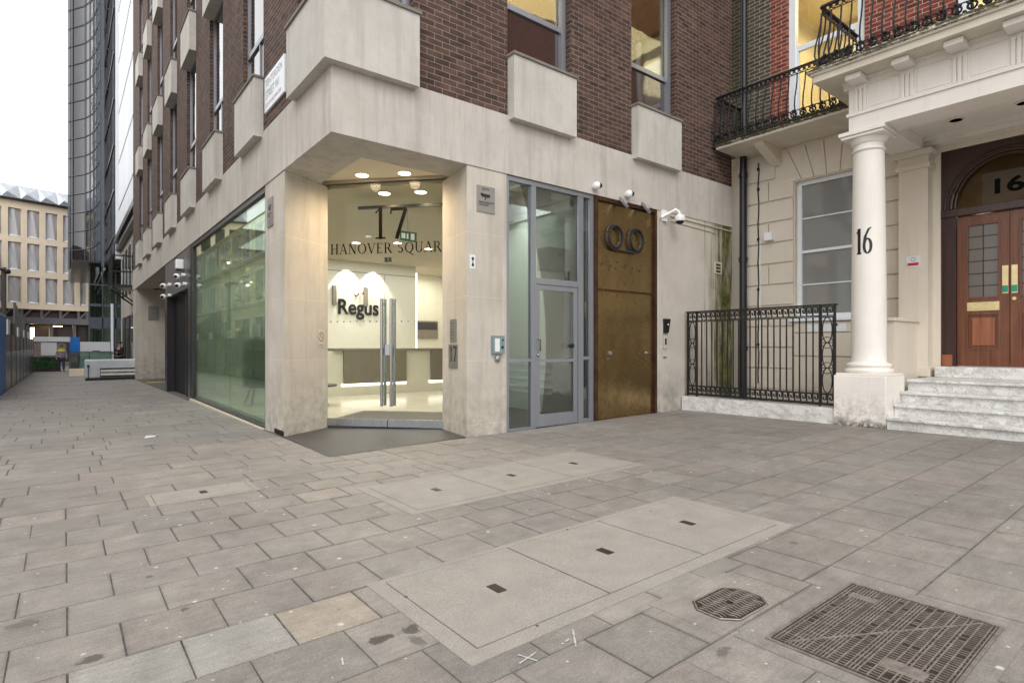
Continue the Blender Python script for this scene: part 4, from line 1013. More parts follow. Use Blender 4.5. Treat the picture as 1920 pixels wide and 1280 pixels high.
# parking / warning sticker on the left pillar face
q0, q1 = Vector((2.375, 8.02, 0)), Vector((3.15, 8.50, 0)); qd = (q1 - q0).normalized(); qn = Vector((qd.y, -qd.x, 0))
t = thing('round_sign', (2.97, 8.4, 1.2), 'faded square sticker with a purple no smoking ring on the left pillar', 'sticker')
def qp(s, o, z): q = q0 + qd * s + qn * o; return Vector((q.x, q.y, z))
b = MB(); b.hexa([qp(.67, .002, 1.18), qp(.83, .002, 1.18), qp(.83, .006, 1.18), qp(.67, .006, 1.18)], [qp(.67, .002, 1.44), qp(.83, .002, 1.44), qp(.83, .006, 1.44), qp(.67, .006, 1.44)]); b.build('backing', 'soffit', t)
b = MB(); b.tube([qp(.75 + .055 * math.cos(a), .008, 1.34 + .065 * math.sin(a)) for a in [i * 2 * PI / 20 for i in range(20)]], .008, 6, closed=True); b.bar(qp(.715, .008, 1.38), qp(.785, .008, 1.30), .012, .004); b.build('ring', 'pink', t)
b = MB(); b.bar(qp(.69, .008, 1.22), qp(.81, .008, 1.22), .012, .004); b.build('caption_line', 'pink', t)
# intercom on the right pillar
t = thing('intercom_panel', (4.75, Y1, 1.1), 'blue grey intercom panel with rain hood and round button on the right pillar', 'intercom')
b = MB(); b.box(4.60, 4.79, Y1 - .05, Y1 + .015, 1.09, 1.34, bev=.004); b.build('hood', 'grey_box', t)
b = MB(); b.box(4.62, 4.70, Y1 - .054, Y1 - .048, 1.12, 1.30); b.build('keypad', 'white_stick', t)
b = MB(); b.ball((4.755, Y1 - .05, 1.28), .016, (1, .5, 1), 10); b.ball((4.75, Y1 - .05, 1.18), .022, (1, .4, 1), 10); b.build('button', 'black', t)
b = MB(); b.lathe([(.045, 0), (.045, .03), (.02, .035)], 0, 0, 18)
for v in b.b.verts: v.co = Vector((4.70 + v.co.x, Y1 + .014 - v.co.z, 1.02 + v.co.y))
b.build('round_button', 'steel', t, smooth=True)
# entry reader right of the bronze door
t = thing('entry_phone', (8.460, Y1, 1.4), 'black tapered entry phone on the stone wall right of the bronze door', 'intercom')
b = MB(); b.hexa([(8.400, Y1 - .03, 1.43), (8.530, Y1 - .03, 1.43), (8.530, Y1 + .014, 1.43), (8.400, Y1 + .014, 1.43)], [(8.380, Y1 - .06, 1.68), (8.550, Y1 - .06, 1.68), (8.550, Y1 + .014, 1.68), (8.380, Y1 + .014, 1.68)]); b.build('casing', 'black', t)
b = MB(); b.ball((8.480, Y1 - .055, 1.58), .015, (1, .4, 1), 10); b.build('button', 'cam_white', t)
t = thing('card_reader', (8.460, Y1, 1.25), 'slim grey card reader below the black entry phone', 'card reader')
b = MB(); b.box(8.420, 8.520, Y1 - .005, Y1 + .015, 1.15, 1.38); b.build('plate', 'soffit', t); b = MB(); b.box(8.450, 8.485, Y1 - .02, Y1 - .005, 1.22, 1.33, bev=.004); b.build('reader', 'black', t)
B('vent_slot', 'charcoal', OB, 8.410, 8.520, Y1 + .008, Y1 + .016, .98, 1.0)
# cameras
def dome_cam(x, z, label, y=Y1 + .0, s=.74):
    t = thing('security_camera', (x, y, z), label, 'security camera', 'white round security cameras over the doors')
    b = MB(); b.tube([(x, y + .02, z), (x, y - .04 * s, z)], .05 * s, 18); b.build('mount', 'cam_white', t, smooth=True)
    b = MB(); b.ball((x - .01, y - .10 * s, z), .085 * s); b.build('housing', 'cam_white', t, smooth=True)
    b = MB(); b.ball((x + .035 * s, y - .135 * s, z), .060 * s, seg=16); b.build('lens', 'black', t, smooth=True); return t
dome_cam(6.62, 3.73, 'white eyeball camera above the glazed bay, left of the pair over the doors')
dome_cam(7.40, 3.73, 'white eyeball camera above the middle of the bronze door')
t = thing('security_camera', (8.58, Y1, 3.5), 'white dome camera on a swan neck bracket right of the bronze door', 'security camera')
b = MB(); b.box(8.35, 8.49, Y1 - .04, Y1 + .014, 3.42, 3.62, bev=.008); b.build('junction_box', 'cam_white', t)
b = MB(); b.tube([(8.30, Y1 - .03, 3.47), (8.49, Y1 - .10, 3.58), (8.53, Y1 - .18, 3.62), (8.57, Y1 - .22, 3.58), (8.58, Y1 - .23, 3.50)], .025, 10); b.build('bracket', 'cam_white', t, smooth=True)
b = MB(); b.lathe([(.03, 3.54), (.085, 3.50), (.095, 3.43), (.085, 3.41)], 8.58, Y1 - .23, 20); b.build('housing', 'cam_white', t, smooth=True)
b = MB(); b.ball((8.58, Y1 - .23, 3.41), .072, (1, 1, .8)); b.build('dome', 'black', t, smooth=True)
t = thing('cable_trunking', (8.38, Y1, 2), 'pale vertical strip of trunking beside the bronze door', 'cable trunking'); b = MB(); b.box(8.30, 8.39, Y1 - .012, Y1 + .014, 0.02, 3.42); b.build('strip', 'fascia', t)
t = thing('cable_conduit', (9.4, Y1, 3.6), 'thin horizontal conduit running right from the dome camera to the corner', 'conduit')
b = MB(); b.tube([(8.63, Y1 + .0, 3.55), (10.68, Y1 + .0, 3.52)], .014, 8); b.build('tube', 'soffit', t); b = MB(); b.tube([(8.63, Y1 + .003, 3.46), (10.1, Y1 + .003, 3.42)], .008, 6); b.build('cable', 'soffit', t)
b = MB(); b.box(10.05, 10.3, Y1 - .0, Y1 + .012, 2.62, 2.86); bo_ = b.build('wall_vent', 'soffit', OB)
b = MB()
for i in range(3): b.box(10.10, 10.25, Y1 - .006, Y1 + .001, 2.65 + i * .065, 2.69 + i * .065)
b.build('vent_slot', 'black', bo_)
# cctv cluster on the street side
def side_cam(y, z, label, s=1.0):
    s = s * .68
    t = thing('security_camera', (X1, y, z), label, 'security camera', 'white cameras clustered over the black doorway')
    b = MB(); b.tube([(X1 + .03, y, z + .05), (X1 - .06, y, z + .05)], .06 * s, 14); b.build('mount', 'cam_white', t, smooth=True)
    b = MB(); b.ball((X1 - .16, y, z), .12 * s, (1, 1, .9), 16); b.build('housing', 'cam_white', t, smooth=True)
    b = MB(); b.ball((X1 - .20, y - .08 * s, z - .01), .065 * s, seg=12); b.build('lens', 'black', t, smooth=True)
side_cam(16.2, 2.92, 'upper of two white cameras stacked right of the doorway cluster'); side_cam(16.0, 2.68, 'lower of two white cameras stacked right of the doorway cluster')
side_cam(18.6, 2.88, 'upper white camera of the left pair above the black doorway', 1.1); side_cam(18.6, 2.58, 'lower white camera of the left pair above the black doorway', 1.0)
t = thing('wall_lantern', (X1, 16.5, 3.3), 'white boxed floodlight above the stacked cameras by the doorway', 'floodlight')
b = MB(); b.box(X1 - .15, X1 + .02, 16.38, 16.6, 3.14, 3.38, bev=.02); b.build('casing', 'cam_white', t); b = MB(); b.box(X1 - .14, X1 - .02, 16.40, 16.58, 3.10, 3.14); b.build('lens', 'black', t)
t = thing('pillar_plaque', (3.2, 28.6, 2.5), 'small grey plaque on the far stone pillar down the street', 'plaque'); b = MB(); b.box(2.82, 3.2, 28.57, 28.6, 2.3, 2.9); b.build('plate', 'plaque', t)
# street name sign
t = thing('street_sign', (X1, 8.4, 4.65), 'white street name plate on the brick above the left pillar', 'street sign')
b = MB(); b.box(X1 - .01, X1 + .02, 7.97, 8.93, 4.66, 5.18, bev=.004); b.build('plate', 'white', t)
text('street_name', 'TENTERDEN', .15, (X1 - .0105, 8.88, 5.02), (0, -1, 0), (0, 0, 1), 'grey_text', t, width=.82, depth=.002)
text('street_name', 'STREET W1', .17, (X1 - .0105, 8.86, 4.84), (0, -1, 0), (0, 0, 1), 'grey_text', t, width=.66, depth=.002)
text('borough_name', 'CITY OF WESTMINSTER', .07, (X1 - .0105, 8.86, 4.72), (0, -1, 0), (0, 0, 1), 'pink', t, width=.76, depth=.002)

# ================================================================== TOWNHOUSE (no. 16)
XW = 10.95
TH = thing('townhouse', (12, 2, 0), 'cream stucco and red brick townhouse with a columned porch', 'building')
b = MB()
b.box(XW, XW + .35, 5.12, 6.60, -.5, 5.08); b.box(XW, XW + .35, 2.83, 3.72, -.5, 5.08)
b.box(XW, XW + .35, 3.72, 5.12, -.5, 1.70); b.box(XW, XW + .35, 3.72, 5.12, 4.32, 5.08)
b.box(XW, XW + .35, 1.17, 2.83, 4.28, 5.08); b.box(XW, XW + .35, -3, 1.17, -.5, 5.08); b.build('stucco_wall', 'stucco', TH)
b = MB(); b.box(XW + .02, XW + .34, 5.26, 6.60, 5.08, 12); b.box(XW + .02, XW + .34, 2.62, 3.93, 5.08, 12); b.box(XW + .02, XW + .34, -3, 1.30, 5.08, 12)
b.box(XW + .02, XW + .34, 3.93, 5.26, 8.6, 12); b.box(XW + .02, XW + .34, 1.30, 2.62, 8.6, 12); b.build('brick_wall', 'red_brick', TH)
B('house_flank', 'red_brick', TH, XW + .35, XW + 6, 6.3, 6.6, -.5, 12); B('roof', 'concrete_dark', TH, XW, XW + 6, -3, 6.6, 12, 12.3)
# rusticated courses
b = MB(); zs = [.36 + .41 * i for i in range(11)]
for i, z in enumerate(zs[:-1]):
    z1 = z + .375
    if z1 < 4.5:
        m = 5.62 if i % 2 else None
        if m: b.box(XW - .035, XW, 5.14, m - .01, z, z1, bev=.008); b.box(XW - .035, XW, m + .01, 6.12, z, z1, bev=.008)
        else: b.box(XW - .035, XW, 5.14, 6.12, z, z1, bev=.008)
        b.box(XW - .035, XW, 3.36, 3.70, z, z1, bev=.008)
for z0, z1 in ((.36, .99), (1.01, 1.43), (1.45, 1.64)): b.box(XW - .035, XW, 3.72, 5.12, z0, z1, bev=.008)
b.box(XW - .035, XW, 5.50, 6.12, 4.48, 4.98, bev=.008)
n = 7
for i in range(n):          # flat arch of splayed blocks
    c = 4.42; a0, a1 = (i / n - .5), ((i + 1) / n - .5); lo, hi = 1.56, 2.35
    p = [(XW, c + a0 * lo + .008, 4.34), (XW, c + a1 * lo - .008, 4.34), (XW, c + a1 * hi - .012, 4.99), (XW, c + a0 * hi + .012, 4.99)]
    b.extr(p, (-.03, 0, 0))
b.build('rustication', 'stucco', TH)
B('plinth_band', 'stucco', TH, XW - .05, XW - .001, 3.5, 6.15, -.4, .345)
# ground floor sash window
f = MB(); xg = XW + .10
f.box(xg, xg + .10, 5.04, 5.12, 1.70, 4.32); f.box(xg, xg + .10, 3.72, 3.80, 1.70, 4.32); f.box(xg, xg + .10, 3.80, 5.04, 4.25, 4.32); f.box(xg, xg + .10, 3.80, 5.04, 1.70, 1.80)
for z in (3.62, 2.36): f.box(xg + .03, xg + .07, 3.80, 5.04, z - .012, z + .012)
f.box(xg + .01, xg + .08, 3.80, 5.04, 2.96, 3.01)
o = f.build('sash_window', 'white', TH); B('pane', 'sash_glass', o, xg + .048, xg + .056, 3.80, 5.04, 1.80, 4.25)
b = MB(); b.box(XW - .09, XW + .10, 3.66, 5.20, 1.655, 1.71, bev=.008); b.build('sill', 'white', o)
b = MB(); b.box(XW - .04, XW - .03, 4.2, 4.9, 1.46, 1.60); b.build('apron', 'white', o)
b = MB()
for y in (4.62, 4.36, 3.98): b.ball((XW - .05, y, 1.58), .022, seg=10)
b.build('sill_stud', 'black', o)
# first floor windows
def sash1(y0, y1):
    f = MB(); xg = XW + .06
    f.box(xg, xg + .12, y1 - .12, y1, 5.08, 8.6); f.box(xg, xg + .12, y0, y0 + .12, 5.08, 8.6); f.box(xg + .02, xg + .09, y0 + .12, y1 - .12, 6.83, 6.93)
    f.box(xg + .02, xg + .09, y0 + .12, y1 - .12, 5.08, 5.2); f.box(xg + .02, xg + .09, y0 + .12, y0 + .17, 5.2, 6.83); f.box(xg + .02, xg + .09, y1 - .17, y1 - .12, 5.2, 6.83)
    o = f.build('sash_window', 'white', TH); B('pane', 'up_glass', o, xg + .05, xg + .058, y0 + .12, y1 - .12, 5.2, 8.6); return o
sash1(3.93, 5.26); sash1(1.30, 2.62)
M['cream_room'] = plain('cream_room', (.74, .66, .48, 1), .8, var=.04)
b = MB(); b.box(XW + .36, XW + 3.3, 1.1, 1.2, 5.1, 8.8); b.box(XW + .36, XW + 3.3, 6.1, 6.2, 5.1, 8.8); b.box(XW + 3.3, XW + 3.4, 1.1, 6.2, 5.1, 8.8); b.box(XW + .36, XW + 3.3, 1.1, 6.2, 5.02, 5.1); b.box(XW + .36, XW + 3.3, 1.1, 6.2, 8.7, 8.8)
b.box(XW + 2.9, XW + 3.3, 3.5, 4.1, 5.1, 8.8); b.build('first_floor_room', 'cream_room', TH)
area(XW + 1.8, 4.0, 8.5, 2, 3, 210, (1, .92, .74))
# porch: beams, frieze, cornice
b = MB(); b.box(9.0, 9.5, .3, 3.43, 4.32, 5.0); b.box(9.5, XW - .001, 3.0, 3.43, 4.32, 5.0); b.box(9.5, XW - .001, .3, 2.999, 4.50, 5.0); b.build('entablature', 'column', TH)
b = MB(); b.box(8.975, 9.0, .3, 3.455, 4.53, 4.575); b.box(9.0, 10.9, 3.43, 3.455, 4.53, 4.575); b.box(8.985, 9.0, .3, 3.44, 4.93, 5.0)
b.build('taenia', 'column', TH)
b = MB(); b.box(10.80, XW - .001, .3, 2.998, 4.38, 4.499); b.box(10.72, 10.799, .3, 2.998, 4.44, 4.499); b.build('ceiling_moulding', 'column', TH)
for i in range(5):
    yc = 3.27 - .575 * i; b = MB()
    for k in (-1, 0, 1): b.box(8.978, 9.0, yc + k * .055 - .02, yc + k * .055 + .02, 4.578, 4.925, bev=.004)
    b.box(8.985, 9.0, yc - .085, yc + .085, 4.89, 4.93); b.build('triglyph', 'column', TH)
    b = MB(); b.box(8.70, 8.98, yc - .10, yc + .10, 4.955, 5.03, bev=.006); b.build('mutule', 'column', TH)
    if i < 4:
        b = MB(); y0, y1 = yc - .49, yc - .085
        b.box(8.992, 9.0, y0 + .02, y1 - .02, 4.60, 4.91, bev=.003); b.build('metope', 'column', TH)
b = MB(); b.box(8.60, XW - .002, .2, 3.76, 5.035, 5.13); b.box(8.57, XW - .003, .2, 3.79, 5.13, 5.17); b.box(8.53, XW - .004, .2, 3.83, 5.17, 5.21); b.box(8.60, XW - .005, .2, 3.76, 5.21, 5.255); b.build('cornice', 'cornice', TH)
b = MB(); b.box(8.93, 8.999, .3, 3.50, 5.0, 5.034); b.box(9.0, XW - .006, 3.432, 3.50, 4.93, 5.034); b.build('bed_moulding', 'column', TH)
def ceiling_spot(x, y, label):
    t = thing('downlight', (x, y, 4.6), label, 'ceiling light', 'unlit porch downlights')
    b = MB(); b.lathe([(.11, 4.482), (.11, 4.499), (.08, 4.499), (.08, 4.482)], x, y, 24); b.build('trim_ring', 'column', t)
    b = MB(); b.lathe([(.08, 4.484), (.08, 4.49)], x, y, 24); b.build('lens', 'charcoal', t)
ceiling_spot(10.2, 2.45, 'unlit round downlight in the porch ceiling behind the column')
ceiling_spot(10.2, 1.70, 'unlit round downlight in the porch ceiling at the right edge')
# column
cx, cy = 9.27, 3.265
b = MB(); prof = [(.235, .955)]
for i in range(15):
    t_k = i / 14; z = .98 + t_k * (4.02 - .98); prof.append((.225 - .028 * t_k ** 1.6, z))
prof += [(.215, 4.03), (.222, 4.045), (.215, 4.06), (.197, 4.065), (.197, 4.13), (.215, 4.14), (.222, 4.155), (.238, 4.19), (.248, 4.22)]
b.lathe(prof, cx, cy, 56); col = b.build('column', 'column', TH, smooth=True)
b = MB(); b.lathe([(.29, .80), (.31, .82), (.315, .845), (.30, .865), (.275, .87), (.27, .885), (.285, .90), (.29, .92), (.28, .94), (.245, .955)], cx, cy, 56); b.build('column_base', 'column', col, smooth=True)
b = MB(); b.box(cx - .275, cx + .275, cy - .275, cy + .275, 4.22, 4.26, bev=.006); b.box(cx - .30, cx + .30, cy - .30, cy + .30, 4.262, 4.318, bev=.006); b.build('capital', 'column', col)
def bendcol(u, v, d):
    a = PI - .02 + (u - .10) / .213   # wraps the figures round the shaft
    r = .216 + d
    return (cx + r * math.cos(a), cy + r * math.sin(a), 2.53 + v)
serif('house_number', '16', .36, (0, 0, 0), (0, -1, 0), (0, 0, 1), 'black', col, depth=.003, bend=bendcol, wk=.50, gap=.0)
b = MB(); b.box(8.90, 9.63, 2.92, 3.60, -.3, .77, bev=.012); b.box(8.92, 9.61, 2.925, 3.58, .7705, .80, bev=.008); b.build('column_plinth', 'column', TH)
b = MB(); b.box(9.64, XW - .03, 3.06, 3.38, -.3, 1.57); b.box(9.60, XW - .03, 3.03, 3.41, 1.571, 1.62, bev=.006); b.build('low_wall', 'stucco', TH)
# wall pilaster
b = MB(); b.box(10.70, XW - .002, 2.93, 3.33, .70, 4.02); b.box(10.66, XW - .003, 2.89, 3.37, 4.021, 4.10, bev=.008); b.box(10.69, XW - .004, 2.92, 3.34, 4.101, 4.22); b.box(10.63, XW - .004, 2.86, 3.40, 4.221, 4.318, bev=.01); b.box(10.67, XW - .004, 2.90, 3.36, .712, .86, bev=.006); b.build('pilaster', 'stucco', TH)
# steps
for k in range(4):
    x0 = 8.88 + .275 * k; z1 = .215 + .165 * k; x1 = XW - .06
    b = MB(); b.box(x0 + .045, 9.18 + .275 * k if k < 3 else x1, .2, 2.915, -.3, z1 - .042); b.box(x0, 9.19 + .275 * k if k < 3 else x1, .2, 2.918, z1 - .04, z1, bev=.008); b.build('step', 'marble', TH)
b = MB(); b.box(XW - .25, XW + .1, .9, 2.845, .712, .875, bev=.006); b.build('door_step', 'marble', TH)
# door surround with arched head
xd = XW + .03
b = MB(); b.box(xd, xd + .12, 2.64, 2.83, .876, 3.22); b.box(xd, xd + .12, 1.17, 1.36, .876, 3.22); b.box(xd - .03, xd + .10, 1.17, 2.83, 3.22, 3.34, bev=.008)
N_ = 24
ys = lambda a, R: 2.0 + R * math.cos(a)
for i in range(N_):
    a0, a1 = PI * i / N_, PI * (i + 1) / N_
    p = [(xd, ys(a0, .64), 3.34 + .70 * math.sin(a0)), (xd, ys(a1, .64), 3.34 + .70 * math.sin(a1)), (xd, min(max(ys(a1, 1.1), 1.17), 2.83), 4.28), (xd, min(max(ys(a0, 1.1), 1.17), 2.83), 4.28)]
    if i == 0: p[3] = (xd, 2.83, 3.34); p = p[:3] + [(xd, 2.83, 4.28), (xd, 2.83, 3.34)]
    if i == N_ - 1: p = [p[0], p[1], (xd, 1.17, 3.34), (xd, 1.17, 4.28), p[3]]
    b.extr(p, (.10, 0, 0))
b.build('door_surround', 'wood_dark', TH)
b = MB()
for R, r in ((.65, .022), (.70, .03), (.78, .014)): b.tube([(xd - .01, 2.0 + R * math.cos(a), 3.345 + (R + .06) * math.sin(a)) for a in [PI * i / 30 for i in range(31)]], r, 8)
b.box(xd - .012, xd, 2.66, 2.68, .9, 3.2); b.box(xd - .012, xd, 2.78, 2.80, .9, 3.2); b.build('archivolt', 'wood_dark', TH, smooth=True)
B('plinth_block', 'wood_light', TH, xd - .02, xd - .001, 2.68, 2.82, .88, 1.06)
b = MB(); b.extr([(xd + .06, 2.0 + .645 * math.cos(PI * i / 24), 3.34 + .705 * math.sin(PI * i / 24)) for i in range(25)], (.006, 0, 0)); fan = b.build('fanlight', 'fan_glass', TH)
text('house_number', '16', .30, (xd + .05, 2.25, 3.50), (0, -1, 0), (0, 0, 1), 'vinyl', fan, width=.34, depth=.008, offset=.008)
b = MB(); b.box(xd + 1.3, xd + 1.35, .9, 3.2, .9, 4.6); b.box(xd + .15, xd + 1.3, 2.85, 2.9, .9, 4.6); b.box(xd + .15, xd + 1.3, 1.05, 1.1, .9, 4.6); b.box(xd + .15, xd + 1.3, 1.1, 2.85, 4.6, 4.65); b.build('hall', 'hall_wall', TH)
l = bpy.data.lights.new('hall_lamp', 'POINT'); l.energy = 5; l.color = (1, .80, .60); l.shadow_soft_size = .1
o = bpy.data.objects.new('hall_lamp', l); COL.objects.link(o); o.location = (xd + .7, 2.45, 3.3)
def leaf(y0, y1, hand):
    xl = xd + .05; W = y1 - y0; b = MB()
    gy0, gy1 = y0 + .125, y1 - .135
    if hand < 0: gy0, gy1 = y0 + .135, y1 - .125
    b.box(xl, xl + .05, y0, gy0, .885, 3.215); b.box(xl, xl + .05, gy1, y1, .885, 3.215)
    for z0, z1 in ((.885, 1.15), (1.68, 1.93), (3.07, 3.215)): b.box(xl, xl + .05, gy0, gy1, z0, z1)
    b.box(xl + .02, xl + .04, gy0, gy1, 1.15, 1.68)
    o = b.build('front_door', 'wood', TH)
    b = MB(); b.box(xl + .004, xl + .02, gy0 + .045, gy1 - .045, 1.20, 1.63, bev=.01); b.build('door_panel', 'wood_light', o)
    b = MB()
    for z0, z1 in ((1.13, 1.70), (1.92, 3.08)):
        for yy0, yy1, za, zb in ((gy0 - .02, gy0 + .005, z0, z1), (gy1 - .005, gy1 + .02, z0, z1), (gy0, gy1, z0, z0 + .025), (gy0, gy1, z1 - .025, z1)): b.box(xl - .010, xl + .002, yy0, yy1, za, zb, bev=.003)
    b.build('panel_moulding', 'wood', o)
    B('pane', 'leaded', o, xl + .022, xl + .028, gy0, gy1, 1.93, 3.07)
    b = MB(); ym = (gy0 + gy1) / 2; b.box(xl + .016, xl + .022, ym - .006, ym + .006, 1.93, 3.07)
    for i in range(1, 6): b.box(xl + .016, xl + .0215, gy0, gy1, 1.93 + 1.14 * i / 6 - .006, 1.93 + 1.14 * i / 6 + .006)
    b.build('leading', 'black', o)
    if hand > 0:
        b = MB(); b.box(xl - .012, xl - .0005, gy0 - .01, gy1 + .01, 1.735, 1.87, bev=.004); b.box(xl - .018, xl - .012, gy0 + .03, gy1 - .03, 1.765, 1.84, bev=.003); b.build('letter_box', 'brass', o)
    py0, py1 = (y0 + .012, y0 + .085) if hand > 0 else (y1 - .085, y1 - .012)
    b = MB(); b.box(xl - .010, xl - .0005, py0, py1, 1.98, 2.40, bev=.003); pl_ = b.build('push_plate', 'brass', o)
    b = MB(); b.box(xl - .012, xl - .0102, py0 + .003, py1 - .003, 2.0, 2.10); b.build('green_label', 'ltgreen', pl_)
    if hand < 0: b = MB(); b.tube([(xl - .02, (py0 + py1) / 2, 1.90), (xl, (py0 + py1) / 2, 1.90)], .025, 14); b.build('lock', 'brass', o)
    return o
leaf(2.005, 2.635, 1); leaf(1.365, 1.997, -1)
# little notice on the pilaster
t = thing('warning_sign', (10.7, 3.12, 2.4), 'small white notice with a red lower band on the porch pilaster', 'sign')
B('board', 'white_stick', t, 10.69, 10.699, 3.03, 3.22, 2.46, 2.64); B('red_band', 'red', t, 10.687, 10.69, 3.05, 3.20, 2.485, 2.53)
b = MB(); b.tube([(10.687, 3.125 + .03 * math.cos(a), 2.585 + .03 * math.sin(a)) for a in [i * PI / 8 for i in range(16)]], .004, 5, closed=True); b.build('ring', 'grey_text', t)
# balcony slab and bracket
B('mossy_edge', 'moss', TH, 9.935, XW - .03, 3.80, 6.235, 5.116, 5.15)
b = MB(); b.box(9.99, XW - .027, 3.80, 6.20, 5.02, 5.075, bev=.008); b.box(9.95, XW - .027, 3.80, 6.23, 5.077, 5.115, bev=.006); b.build('balcony_slab', 'slab_edge', TH)
b = MB(); b.hexa([(10.25, 5.36, 4.96), (XW - .03, 5.36, 4.70), (XW - .03, 5.54, 4.70), (10.25, 5.54, 4.96)], [(10.20, 5.36, 5.02), (XW - .03, 5.36, 5.02), (XW - .03, 5.54, 5.02), (10.20, 5.54, 5.02)]); b.build('balcony_bracket', 'stucco', TH)
# ironwork railings of the balcony
def iron_run(p, q, label, belly):
    p, q = Vector(p), Vector(q); L = (q - p).length; d = (q - p) / L; bl = Vector(belly)
    t = thing('balcony_railing', p, label, 'railing', 'black ironwork on the balcony')
    at = lambda s, z, o=0: p + d * s + Vector((0, 0, z)) + bl * o
    b = MB(); b.bar(at(0, .93), at(L, .93), .05, .03); b.bar(at(0, .83), at(L, .83), .015, .012); b.bar(at(0, .20), at(L, .20), .015, .012); b.bar(at(0, .02), at(L, .02), .03, .02); b.build('rail', 'iron', t)
    n = max(2, int(L / .135)); 
    for i in range(n + 1):
        s = L * i / n; b = MB(); b.tube([at(s, z, o) for z, o in ((.02, .0), (.12, .07), (.25, .10), (.40, .085), (.55, .04), (.70, .01), (.83, 0))], .0125, 6); b.build('baluster', 'iron', t)
    b = MB(); n2 = int(L / .085)
    for i in range(n2):
        s0, s1 = L * i / n2, L * (i + 1) / n2; m = (s0 + s1) / 2
        b.tube([at(s0, .84), at(s1, .92)], .007, 4); b.tube([at(s0, .92), at(s1, .84)], .007, 4)
        b.tube([at(m + .020 * math.cos(a), .88 + .022 * math.sin(a)) for a in [k * PI / 4 for k in range(8)]], .007, 4, closed=True)
    b.build('scroll_band', 'iron', t)
    b = MB(); n3 = int(L / .15)
    for i in range(n3):
        s = L * (i + .5) / n3
        b.tube([at(s + .048 * math.cos(a), .105 + .045 * math.sin(a), .06) for a in [k * PI / 6 for k in range(12)]], .015, 5, closed=True)
        b.ball(at(s, .17, .08), .024, seg=8); b.ball(at(s - .045, .15, .08), .016, seg=8); b.ball(at(s + .045, .15, .08), .016, seg=8)
        b.tube([at(s, .02, .04), at(s, .12, .07)], .016, 5); b.ball(at(s + .075, .055, .05), .026, seg=8)
        b.bar(at(s - .075, .035, .02), at(s + .075, .035, .02), .03, .04)
    b.build('palmette_band', 'iron', t)
iron_run((10.02, 6.20, 5.105), (10.02, 3.80, 5.105), 'bellied black ironwork railing along the balcony left of the porch', (-1, 0, 0))
iron_run((10.02, 3.70, 5.245), (8.74, 3.70, 5.245), 'short return of black ironwork running forward on top of the porch', (0, 1, 0))
iron_run((8.74, 3.70, 5.245), (8.74, .3, 5.245), 'black ironwork railing along the front edge above the porch cornice', (-1, 0, 0))
iron_run((10.02, 6.20, 5.105), (10.9, 6.20, 5.105), 'short end of black ironwork between the balcony front and the downpipe', (0, .3, 0))
# downpipe and cables
t = thing('drainpipe', (10.76, 6.10, 0), 'thick black drainpipe in the corner between the two buildings', 'drainpipe')
b = MB(); b.tube([(10.80, 6.09, 0), (10.80, 6.09, 5.02)], .076, 16)
for z in (1.1, 2.9, 4.6): b.tube([(10.80, 6.09, z), (10.80, 6.09, z + .09)], .092, 16)
b.build('lower_pipe', 'pipe', t, smooth=True)
b = MB(); b.tube([(10.85, 6.10, 5.02), (10.85, 6.10, 12)], .055, 14); b.build('upper_pipe', 'pipe', t, smooth=True)
t = thing('wall_cable', (10.9, 5.85, 0), 'thin black cable clipped to the stucco beside the drainpipe', 'cable')
b = MB(); b.tube([(10.90, 5.82 + .01 * math.sin(i * 1.7), .45 + i * .2) for i in range(23)], .013, 6)
for z in (1.2, 2.3, 3.3, 4.3, 4.7): b.box(10.88, 10.95, 5.80, 5.84, z, z + .05)
b.build('cable', 'iron', t)
t = thing('wall_sensor', (10.9, 5.6, 3.3), 'small white sensor box on the stucco courses', 'sensor'); b = MB(); b.box(10.80, 10.93, 5.50, 5.66, 3.26, 3.42, bev=.012); b.build('casing', 'cam_white', t); b = MB(); b.tube([(10.92, 5.72, 3.34), (10.92, 5.80, 3.34), (10.92, 5.80, 1.1)], .012, 6); b.build('conduit', 'cam_white', t)
# marble kerb and greek key railing
B('marble_kerb', 'marble', TH, 8.94, 9.22, 3.565, 6.245, -.3, .275)
groundpoly('areaway_floor', [(9.22, 3.4), (XW - .05, 3.4), (XW - .05, 6.245), (9.22, 6.245)], .02, 'concrete_dark', kind='structure')
t = thing('iron_railing', (9.05, 4.9, .27), 'black iron railing with greek key bands on the marble kerb', 'railing')
xr, ya, yb = 9.05, 3.63, 6.20; z0, z1 = .30, 1.83
b = MB(); b.box(xr - .03, xr + .03, ya - .02, yb + .02, z1 - .025, z1); b.box(xr - .012, xr + .012, ya, yb, z1 - .20, z1 - .185); b.box(xr - .012, xr + .012, ya, yb, z0 + .165, z0 + .18); b.box(xr - .015, xr + .015, ya, yb, z0, z0 + .02); b.build('rail', 'iron', t)
for y in (ya + .012, ya + .225, yb - .20, yb - .012): B('post', 'iron', t, xr - .016, xr + .016, y - .014, y + .014, .27, z1 - .026)
def key_band(zb, ht):
    b = MB(); y = yb - .215; u = .092; T2 = .0085
    def hb(y0, y1, z): b.box(xr - .008, xr + .008, min(y0, y1), max(y0, y1), z - T2, z + T2)
    def vb(y, za, zc): b.box(xr - .0085, xr + .0085, y - T2, y + T2, min(za, zc), max(za, zc))
    def unit(y):
        a, c = zb + .018, zb + ht - .018; m = (a + c) / 2
        vb(y, a, c); hb(y, y - u * .78, c); vb(y - u * .78, c, m - .012); hb(y - u * .78, y - u * .36, m - .012); vb(y - u * .36, m - .012, m + .030); hb(y, y - u, a)
    while y - u > ya + .235: unit(y); y -= u
    for yy in (yb - .03, yb - .118, ya + .205, ya + .115): unit(yy)
    return b.build('key_band', 'iron', t)
key_band(z1 - .19, .17); key_band(z0 + .01, .17)
n = 21
